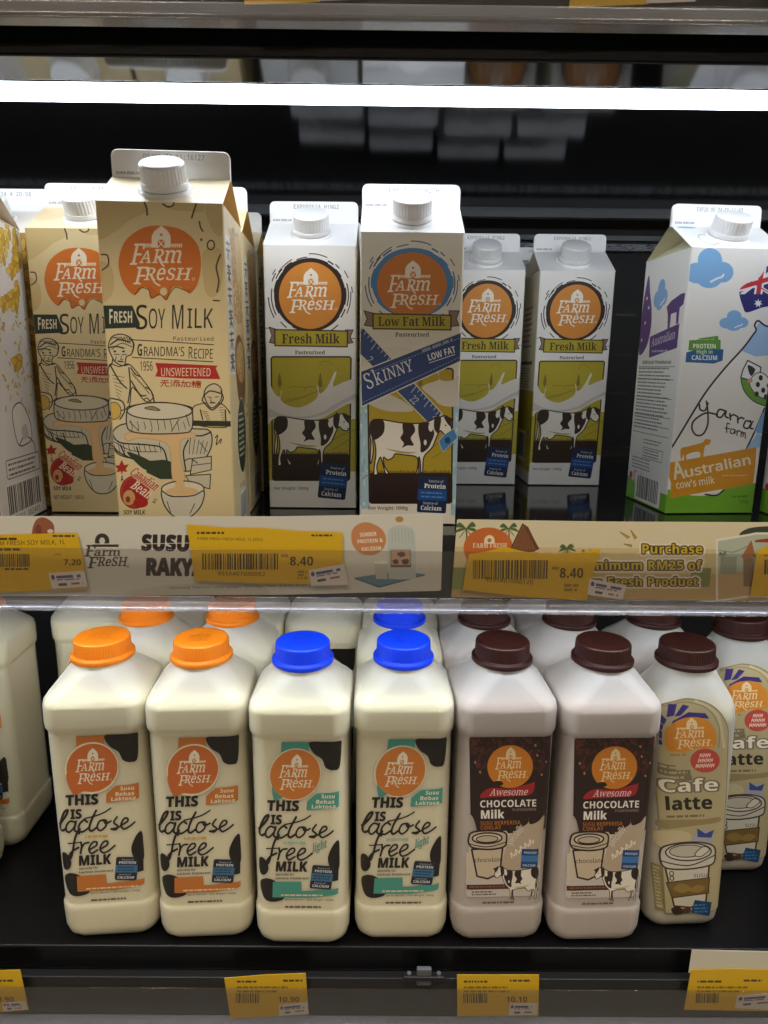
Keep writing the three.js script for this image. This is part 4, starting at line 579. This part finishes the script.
// white banner about people's milk
tagIt(paper('paper_banner', mm, [-262, 24.2, -150, 24.6, -60, 25.6, 36, 28, 37.2, 27, 37.2, -19.2, 36, -19.8, -60, -23.2, -262, -26], -.3884, 6, '#d9d5c8', (g, T) => {
  T(mm); grain(g, 300, 60, 0, ['#fff'], 1, 2, .1);
  T(S1); blob(g, [125, 105, 140, 60, 170, 48, 205, 70, 210, 110, 200, 150, 130, 150], '#9a5a3e'); ell(g, 150, 95, 12, 20, '#7d4028'); ell(g, 195, 100, 12, 8, '#e2d2c0');
  const ik = '#3a2b2b'; g.fillStyle = ik; g.beginPath(); g.arc(392, 135, 27, Math.PI, 0); g.fill(); g.fillRect(365, 132, 54, 14); ell(g, 392, 136, 11, 13, '#d9d5c8'); g.fillStyle = ik; g.fillRect(355, 150, 100, 9);
  const o = { font: SERIF, col: ik, skew: .2, line: ik, lw: 4 }; ft(g, 'F', 322, 362, 195, 42, o); ft(g, 'arm', 358, 462, 193, 28, o); ft(g, 'F', 334, 372, 240, 42, o); ft(g, 'ReSH', 372, 486, 232, 34, o); ell(g, 491, 234, 4, 4, null, 1.5, ik);
  const h = { bold: true, col: '#2c1d1c', line: '#2c1d1c', lw: 9 }; ft(g, 'SUSU', 542, 728, 170, 56, { ...h, rot: .02 }); curve(g, [538, 148, 730, 144], 3, '#d9d5c8'); ft(g, 'RAKYAT', 558, 828, 266, 62, { ...h, rot: .01 });
  blob(g, [440, 350, 560, 318, 760, 300, 1000, 306, 1000, 370, 440, 370], '#cfc9b9');
  T(S2); ft(g, 'Pemenang "Platinum" untuk kategori "Beverages-Dairy" di Putra Brand Awards 2021 & 2022', -45, 650, 322, 10, { col: '#6b6258', rot: -.022 });
  T(S3); blob(g, [8, 118, 14, 84, 40, 64, 72, 62, 110, 80, 128, 112, 118, 150, 86, 172, 46, 170, 18, 148], '#cf8a58');
  const w = { bold: true, col: '#f4ead8', rot: -.06 }; ft(g, 'SUMBER', 38, 96, 110, 14, w); ft(g, 'PROTEIN &', 28, 118, 133, 13, w); ft(g, 'KALSIUM', 42, 112, 160, 14, w);
  poly(g, [15, 252, 100, 282, 262, 240, 170, 228], '#5f88a0'); poly(g, [15, 252, 100, 282, 262, 240, 262, 244, 100, 288, 15, 257], '#3f6478');
  blob(g, [134, 110, 142, 82, 165, 72, 195, 72, 222, 86, 230, 120, 230, 240, 220, 256, 140, 256, 134, 240], '#c3c9c4'); for (let i = 0; i < 7; i++) curve(g, [150 + i * 11, 82, 149 + i * 12, 130], 2, '#a9b1ae'); ell(g, 176, 50, 14, 10, '#b98a3f'); rect(g, 142, 154, 72, 62, '#a8866e'); rect(g, 146, 158, 64, 54, '#c3a48c'); blob(g, [165, 168, 185, 162, 195, 172, 180, 180], '#6a3e2c'); blob(g, [150, 192, 165, 188, 170, 200, 155, 204], '#5a382c'); blob(g, [182, 190, 205, 188, 202, 204, 186, 204], '#5a382c'); rect(g, 142, 208, 72, 6, '#6a4434');
  poly(g, [84, 198, 132, 200, 128, 258, 90, 256], '#c9c2b6'); ell(g, 108, 199, 24, 6, '#ece8de');
}, null), 'long white paper banner reading SUSU RAKYAT on the price rail', 'banner');
// tan banner about a purchase offer
tagIt(paper('paper_banner', mm, [45.5, 24.4, 46, 24.8, 130, 24.2, 262, 24.8, 262, -24.6, 150, -24.4, 43.5, -23.9], -.3884, 6, '#d8c393', (g, T) => {
  T(mm); g.fillStyle = '#e2d6b4'; g.fillRect(40, 8, 260, 30); g.fillStyle = '#c9aa72'; g.fillRect(40, -30, 260, 22); g.fillStyle = '#8f9a5a'; g.fillRect(40, -19, 30, 14); g.fillStyle = '#7f8a4a'; g.fillRect(188, -16, 12, 12);
  const palm = (x, y, s) => { curve(g, [x, y, x + 2 * s, y + 30 * s, x - 2 * s, y + 70 * s], 5 * s, '#7a5a34'); for (const [dx, dy] of [[-34, -12], [-40, 8], [-24, 26], [32, -14], [40, 6], [24, 24], [0, -26]]) blob(g, [x, y, x + dx * s * .6, y + dy * s - 8 * s, x + dx * s, y + dy * s + 6 * s, x + dx * s * .5, y + dy * s * .6 + 4 * s], '#4f6b3a'); };
  T(S3); palm(405, 82, 1.05); palm(552, 82, .9); palm(755, 148, .6);
  ell(g, 482, 150, 86, 72, '#cf6f2c'); g.fillStyle = '#f3e6cc'; g.beginPath(); g.arc(486, 122, 18, Math.PI, 0); g.fill(); g.fillRect(468, 120, 36, 14); ell(g, 486, 122, 7, 7, '#cf6f2c'); ft(g, 'FARM FRESH', 428, 548, 148, 16, { font: SERIF, bold: true, col: '#f3e6cc' });
  poly(g, [556, 162, 600, 66, 618, 78, 655, 150, 640, 160], '#8a5a38', 4, '#5a3820'); poly(g, [600, 66, 618, 78, 660, 152, 650, 156], '#6a4226'); for (let i = 0; i < 6; i++) curve(g, [574 + i * 12, 158, 600 + i * 4, 84], 2, '#6a4226');
  T(S4); palm(28, 160, .8); palm(100, 175, .6); for (const a of [[222, 98, 258, 116, 250, 122], [262, 92, 284, 118, 276, 124], [236, 142, 266, 146, 264, 154]]) poly(g, a, '#c9a92c', 2, '#7a641c');
  for (const [s, x0, x1, y, h] of [['Purchase', 300, 528, 178, 34], ['minimum RM25 of', 66, 522, 238, 34], ['Farm Fresh Product', 30, 512, 298, 32]]) { ft(g, s, x0, x1, y, h, { bold: true, col: '#e9dfca', line: '#ece2d0', lw: 44 }); ft(g, s, x0, x1, y, h, { bold: true, col: '#c9a527', line: '#3a2c1a', lw: 18 }); ft(g, s, x0, x1, y, h, { bold: true, col: '#d2b42c' }); }
  blob(g, [660, 108, 700, 84, 790, 78, 840, 90, 840, 130, 700, 120], '#3a4230');
  poly(g, [574, 124, 690, 106, 720, 100, 850, 100, 850, 345, 700, 342, 578, 358], '#eee7d6'); poly(g, [582, 132, 690, 114, 720, 108, 850, 108, 850, 338, 700, 334, 586, 350], '#b9c2b0'); poly(g, [584, 250, 720, 240, 850, 240, 850, 338, 700, 334, 586, 350], '#c8a878'); poly(g, [668, 192, 704, 128, 722, 190], '#a56a3a'); poly(g, [676, 192, 714, 192, 716, 300, 680, 300], '#8a705a'); rect(g, 592, 190, 60, 64, '#9aa08c'); palm(600, 180, .4); curve(g, [584, 165, 640, 172, 690, 150], 2, '#6a6a5a'); poly(g, [720, 128, 850, 110, 850, 138, 716, 136], '#a0402e');
}, null), 'tan illustrated paper banner with yellow lettering about a RM25 purchase', 'banner');

const YEL = '#dfb310', TI = '#4a3a10';
function priceTag(M, outline, z, label, draw, sticker, k = 9, ground = YEL) {
  const t = paper('price_tag', M, outline, z, k, ground, draw); tagIt(t, label, 'price tag', 'yellow price tags');
  if (sticker) paper('sticker', M, sticker, z + .00045, k, '#e3dcd6', (g) => { const s = sticker; g.save(); const [ax, ay, bx, by] = s, [dx, dy] = [s[6], s[7]]; g.transform(bx - ax, by - ay, dx - ax, dy - ay, ax, ay); ell(g, .1, .28, .05, .15, '#4a3f7a'); rows(g, .19, .2, .76, 1, .2, .17, '#5a4f8a'); rows(g, .19, .42, .7, 1, .1, .08, '#7a6a8a'); rows(g, .2, .68, .24, 1, .1, .16, '#5a4a44'); rows(g, .56, .68, .34, 1, .1, .12, '#a05a56'); g.restore(); }, t, { thick: .00015 });
  return t;
}
const Z1 = -.3869;
priceTag(S1, [-60, 112, 300, 104, 320, 190, 340, 318, -60, 334], Z1, 'yellow price tag reading 7.20, leftmost on the banner rail', (g) => {
  rows(g, -10, 122, 88, 1, 10, 9, TI); rows(g, 208, 112, 88, 1, 10, 7, TI); ft(g, 'FARM FRESH SOY MILK, 1L', -38, 256, 152, 17, { col: TI, rot: -.02 }); rows(g, -10, 162, 100, 1, 10, 9, TI); bars(g, 2, 183, 122, 50, '#33301c', 22); rows(g, 22, 238, 100, 1, 9, 7, TI); ft(g, 'RM', 214, 240, 190, 9, { col: TI }); ft(g, '7.20', 248, 316, 226, 22, { bold: true, col: '#3a3018' });
}, [190, 256, 328, 248, 340, 308, 204, 318]);
priceTag(S2, [32, 72, 180, 84, 330, 86, 470, 98, 622, 102, 626, 200, 628, 300, 300, 296, 56, 286, 46, 180], Z1, 'yellow price tag reading 8.40 stuck on the white banner', (g) => {
  rows(g, 70, 100, 110, 1, 9, 8, TI); ft(g, 'FARM FRESH FRESH MILK, 1L (P01)', 70, 320, 130, 10, { col: TI, rot: .02 }); rows(g, 505, 110, 90, 1, 8, 7, TI); bars(g, 88, 182, 298, 62, '#33280f', 38); ft(g, '9555407000052', 145, 330, 266, 15, { font: MONO, bold: true, col: TI, rot: .015 }); ft(g, 'RM', 390, 418, 196, 11, { bold: true, col: TI }); ft(g, '8.40', 422, 514, 228, 34, { bold: true, col: '#3a2c10' }); rows(g, 454, 248, 40, 3, 12, 9, '#9a7a20');
}, [495, 246, 630, 222, 652, 302, 505, 306]);
const tag3 = priceTag(S3, [415, 168, 470, 160, 540, 142, 600, 158, 700, 170, 805, 160, 868, 148, 868, 160, 845, 250, 830, 330, 620, 318, 392, 292, 402, 230], Z1, 'yellow price tag reading 8.40 stuck on the tan banner', (g) => {
  bars(g, 428, 188, 268, 66, '#33280f', 36); g.save(); ft(g, '9555407000120', 470, 640, 262, 15, { font: MONO, bold: true, col: TI, rot: .07 }); g.restore(); ft(g, 'RM', 704, 728, 222, 11, { bold: true, col: TI }); ft(g, '8.40', 730, 815, 250, 34, { bold: true, col: '#3a2c10' }); rows(g, 748, 272, 60, 2, 16, 10, '#9a7a20');
});
paper('sticker', S4, [105, 268, 240, 292, 225, 346, 94, 326], Z1 + .00045, 9, '#e3dcd6', (g) => { g.transform(135, 24, -11, 58, 105, 268); ell(g, .1, .28, .05, .15, '#4a3f7a'); rows(g, .19, .2, .76, 1, .2, .17, '#5a4f8a'); rows(g, .19, .42, .7, 1, .1, .08, '#7a6a8a'); rows(g, .2, .68, .24, 1, .1, .16, '#5a4a44'); rows(g, .56, .68, .34, 1, .1, .12, '#a05a56'); }, tag3, { thick: .00015 });
priceTag(S4, [722, 166, 800, 130, 900, 150, 900, 330, 702, 332], Z1, 'yellow price tag at the right end of the tan banner', (g) => { rows(g, 750, 178, 90, 1, 9, 8, TI); bars(g, 750, 198, 80, 54, '#33280f', 10); });
const U = mm, Zu = -.3642;
const upTag = (x0, x1, xs, y, label) => priceTag(mm, [x0, 300, x1, 301, x1, y + .8, x0, y - .8], Zu, label, (g, T) => { T(mm); bars(g, x0 + 4, 287, (x1 - x0) * .4, 7, '#33280f', 12); rows(g, x0 + 3, 297, (x1 - x0) * .8, 1, 2, 1.2, TI); }, xs && [x1 - 1, 295, xs, 296, xs, y + 2, x1 - 1, y + 1], 8);
upTag(-215, -170, -158, 282, 'yellow price tag on the upper rail, leftmost of its row'); upTag(-150, -113, -92, 282.6, 'yellow price tag on the upper rail, second from left'); upTag(-67, -31, -8, 281.6, 'yellow price tag on the upper rail, third from left'); upTag(88, 125.5, 148, 282.4, 'yellow price tag on the upper rail, fourth from left'); upTag(184, 222, null, 283, 'yellow price tag on the upper rail, rightmost of its row');
const Zl = -.4462, low = (M, o, lab, x, price, st) => priceTag(M, o, Zl, lab, (g) => { rows(g, x + 12, 162, 50, 1, 6, 4, TI); rows(g, x + 105, 160, 45, 1, 6, 4, TI); rows(g, x + 12, 174, 110, 2, 8, 4, '#8a6c14'); bars(g, x + 10, 188, 48, 20, '#3a3014', 14); ft(g, price, x + 96, x + 140, 206, 11, { bold: true, col: TI }); }, st, 5);
low(L1, [-70, 144, 38, 140, 50, 222, -70, 232], 'yellow price tag on the lowest rail, leftmost of its row', -118, '10.90', [-2, 206, 44, 204, 49, 220, -2, 224]);
low(L1, [448, 157, 530, 150, 612, 147, 622, 232, 462, 240], 'yellow price tag on the lowest rail below the blue-capped bottles', 462, '10.90', [560, 212, 618, 206, 622, 230, 562, 234]);
low(L2, [145, 150, 310, 150, 308, 235, 142, 235], 'yellow price tag on the lowest rail below the chocolate milk bottles', 146, '10.10', [250, 208, 306, 208, 304, 232, 246, 233]);
tagIt(paper('paper_slip', L2, [617, 102, 800, 106, 860, 108, 860, 150, 612, 148], -.4471, 5, '#d8d2bf', () => {}), 'blank white paper slip tucked behind the lower right price tag', 'paper slip');
low(L2, [616, 140, 700, 138, 860, 142, 860, 226, 605, 222], 'yellow price tag in front of a white slip on the lowest rail', 618, '10.40', [712, 192, 790, 186, 794, 222, 708, 218]);

// ---------------------------------------------------------------- cartons on the middle shelf
const mats = { soy: paperMat(soyArt), fresh: paperMat(freshArt), lowfat: paperMat(lowfatArt), yarra: paperMat(yarraArt), oat: paperMat(oatArt) };
const protos = {};
function carton(kind, art, name, x, zf, turn, label, group) {
  const k = kinds[kind], key = kind + art; let t;
  if (!protos[key]) t = protos[key] = makeCarton(k, mats[art], name, label, group);
  else { t = protos[key].clone(); t.name = numbered(name); t.userData = { ...protos[key].userData, label }; scene.add(t); }
  t.position.set(x - k.D / 2 * Math.sin(turn), .0002, zf - k.D / 2 * Math.cos(turn)); t.rotation.y = turn;
  return t;
}
const gs = 'soy milk cartons', gf = 'fresh milk cartons', gl = 'low fat milk cartons';
carton('big', 'soy', 'soy_milk_carton', -.1324, -.4265, .06, 'cream soy milk carton standing furthest forward, an orange barn logo above', gs);
carton('big', 'soy', 'soy_milk_carton', -.1385, -.512, .06, 'cream soy milk carton directly behind the front one, only its side showing', gs);
carton('big', 'soy', 'soy_milk_carton', -.143, -.598, .05, 'third soy milk carton back in the front carton file, just its top seal showing', gs);
carton('big', 'soy', 'soy_milk_carton', -.2172, -.508, 0, 'cream soy milk carton half hidden to the left of the front one', gs);
carton('big', 'soy', 'soy_milk_carton', -.2215, -.590, 0, 'soy milk carton hidden behind the half hidden one on the left', gs);
carton('big', 'oat', 'grain_milk_carton', -.2935, -.441, .08, 'white carton with golden grain ears and a barcode at the left edge', 'grain milk cartons');
carton('big', 'oat', 'grain_milk_carton', -.2945, -.5265, 0, 'white carton behind the barcode carton at the left edge, seal showing', 'grain milk cartons');
carton('small', 'fresh', 'fresh_milk_carton', -.0548, -.5321, -.01, 'white fresh milk carton with a cow, between soy milk and low fat milk', gf);
carton('small', 'fresh', 'fresh_milk_carton', -.0545, -.606, 0, 'fresh milk carton hidden behind the one left of the low fat carton', gf);
carton('small', 'fresh', 'fresh_milk_carton', -.0548, -.680, .01, 'rearmost fresh milk carton in the file left of the low fat carton', gf);
carton('small', 'fresh', 'fresh_milk_carton', -.0552, -.754, .01, 'last fresh milk carton in the file left of the low fat carton, against the back', gf);
carton('small', 'lowfat', 'low_fat_milk_carton', .0198, -.4783, 0, 'low fat milk carton with a blue ring and tape measure, front of its file', gl);
for (const [z, w] of [[-.552, 'second'], [-.626, 'third'], [-.7, 'fourth'], [-.774, 'fifth']]) carton('small', 'lowfat', 'low_fat_milk_carton', .0190, z, 0, 'low fat milk carton hidden behind the tape measure carton, ' + w + ' in its file', gl);
carton('small', 'fresh', 'fresh_milk_carton', .0972, -.6523, 0, 'white fresh milk carton partly hidden by the right side of the low fat carton', gf);
carton('small', 'fresh', 'fresh_milk_carton', .0965, -.726, 0, 'rear fresh milk carton behind the one beside the low fat carton', gf);
carton('small', 'fresh', 'fresh_milk_carton', .0962, -.800, 0, 'last fresh milk carton in the file right of the low fat carton', gf);
carton('small', 'fresh', 'fresh_milk_carton', .1720, -.7995, 0, 'last fresh milk carton in the file beside the black gap', gf);
carton('small', 'fresh', 'fresh_milk_carton', .1801, -.6515, 0, 'white fresh milk carton standing fully in view near the bare black gap', gf);
carton('small', 'fresh', 'fresh_milk_carton', .1725, -.7255, 0, 'rear fresh milk carton behind the fully visible one by the black gap', gf);
{ const th = .068, c = Math.cos(th), s = Math.sin(th), k = kinds.yarra; carton('yarra', 'yarra', 'cow_milk_carton', .2270 + k.W / 2 * c, -.5225 - k.W / 2 * s, th, 'white carton with blue clouds, a flag and a drawn milk bottle, turned slightly', 'cartons with blue clouds'); carton('yarra', 'yarra', 'cow_milk_carton', .3475, -.462, .02, 'white and green carton cut off by the right edge, barcode side showing', 'cartons with blue clouds'); }

// ---------------------------------------------------------------- bottles on the lowest shelf
const bp = {};
function bottle(kind, x, z, turn, label, lean = 0) {
  const d = { orange: ['lactose_free_milk_bottle', 'orange', 'cream', 'orange'], blue: ['light_milk_bottle', 'blue', 'cream', 'teal'], choco: ['chocolate_milk_bottle', 'brown', 'choco', 'choco'], latte: ['latte_milk_bottle', 'brown', 'latte', 'latte', true] }[kind]; let t;
  if (!bp[kind]) { t = bp[kind] = makeBottle(...d); t.userData.group = { orange: 'orange-capped milk bottles', blue: 'blue-capped milk bottles', choco: 'chocolate milk bottles', latte: 'cafe latte bottles' }[kind]; } else { t = bp[kind].clone(); t.name = numbered(d[0]); t.userData = { ...bp[kind].userData }; scene.add(t); }
  t.userData.label = label; t.position.set(x, -.3508 + (lean ? Math.abs(Math.sin(lean)) * .028 : 0), z); t.rotation.set(0, turn, lean);
}
bottle('orange', -.2215, -.5035, .08, 'orange-capped lactose free milk bottle, left one of the front pair'); bottle('orange', -.1420, -.5020, .05, 'orange-capped lactose free milk bottle beside the blue-capped one, front row');
bottle('orange', -.2145, -.5855, 0, 'orange-capped bottle directly behind the left front orange-capped one'); bottle('orange', -.1355, -.5860, 0, 'orange-capped bottle directly behind the right front orange-capped one');
bottle('orange', -.3910, -.5270, .02, 'milk bottle nearest at the left edge, almost wholly out of frame'); bottle('orange', -.3835, -.6070, .02, 'milk bottle at the left edge whose side faces the empty shelf'); bottle('orange', -.2960, -.6740, 0, 'milk bottle deep in the shelf left of the orange-capped files');
bottle('orange', -.2150, -.6690, 0, 'third bottle back in the left orange-capped file'); bottle('orange', -.1360, -.6690, 0, 'third bottle back in the right orange-capped file');
bottle('blue', -.0605, -.4970, -.01, 'blue-capped light lactose free milk bottle standing left, slightly further forward'); bottle('blue', .0195, -.5020, .01, 'blue-capped light lactose free milk bottle next to the chocolate milk, front row');
bottle('blue', .0185, -.5850, 0, 'blue-capped bottle behind the right front blue-capped one'); bottle('blue', -.0570, -.6680, 0, 'milk bottle standing well back behind the left blue-capped one'); bottle('blue', .0210, -.6680, 0, 'third bottle back in the right blue-capped file');
bottle('choco', .0985, -.5020, .03, 'brown-capped chocolate milk bottle beside the blue-capped one, front row'); bottle('choco', .1790, -.5015, .03, 'brown-capped chocolate milk bottle beside the cafe latte, front row');
bottle('choco', .0965, -.5850, .0, 'brown-capped chocolate milk bottle behind the left front chocolate one'); bottle('choco', .1750, -.5850, 0, 'brown-capped chocolate milk bottle behind the right front chocolate one'); bottle('choco', .2540, -.5880, 0, 'brown-capped chocolate milk bottle behind the front cafe latte');
bottle('choco', .0990, -.6680, 0, 'third bottle back in the left chocolate file'); bottle('choco', .1770, -.6680, 0, 'third bottle back in the right chocolate file');
bottle('latte', .2600, -.5125, .01, 'cafe latte bottle with an arched label, leaning slightly, front row', .035); bottle('latte', .3365, -.5760, 0, 'cafe latte bottle set back at the right edge', .03);

renderer.render(scene, camera);
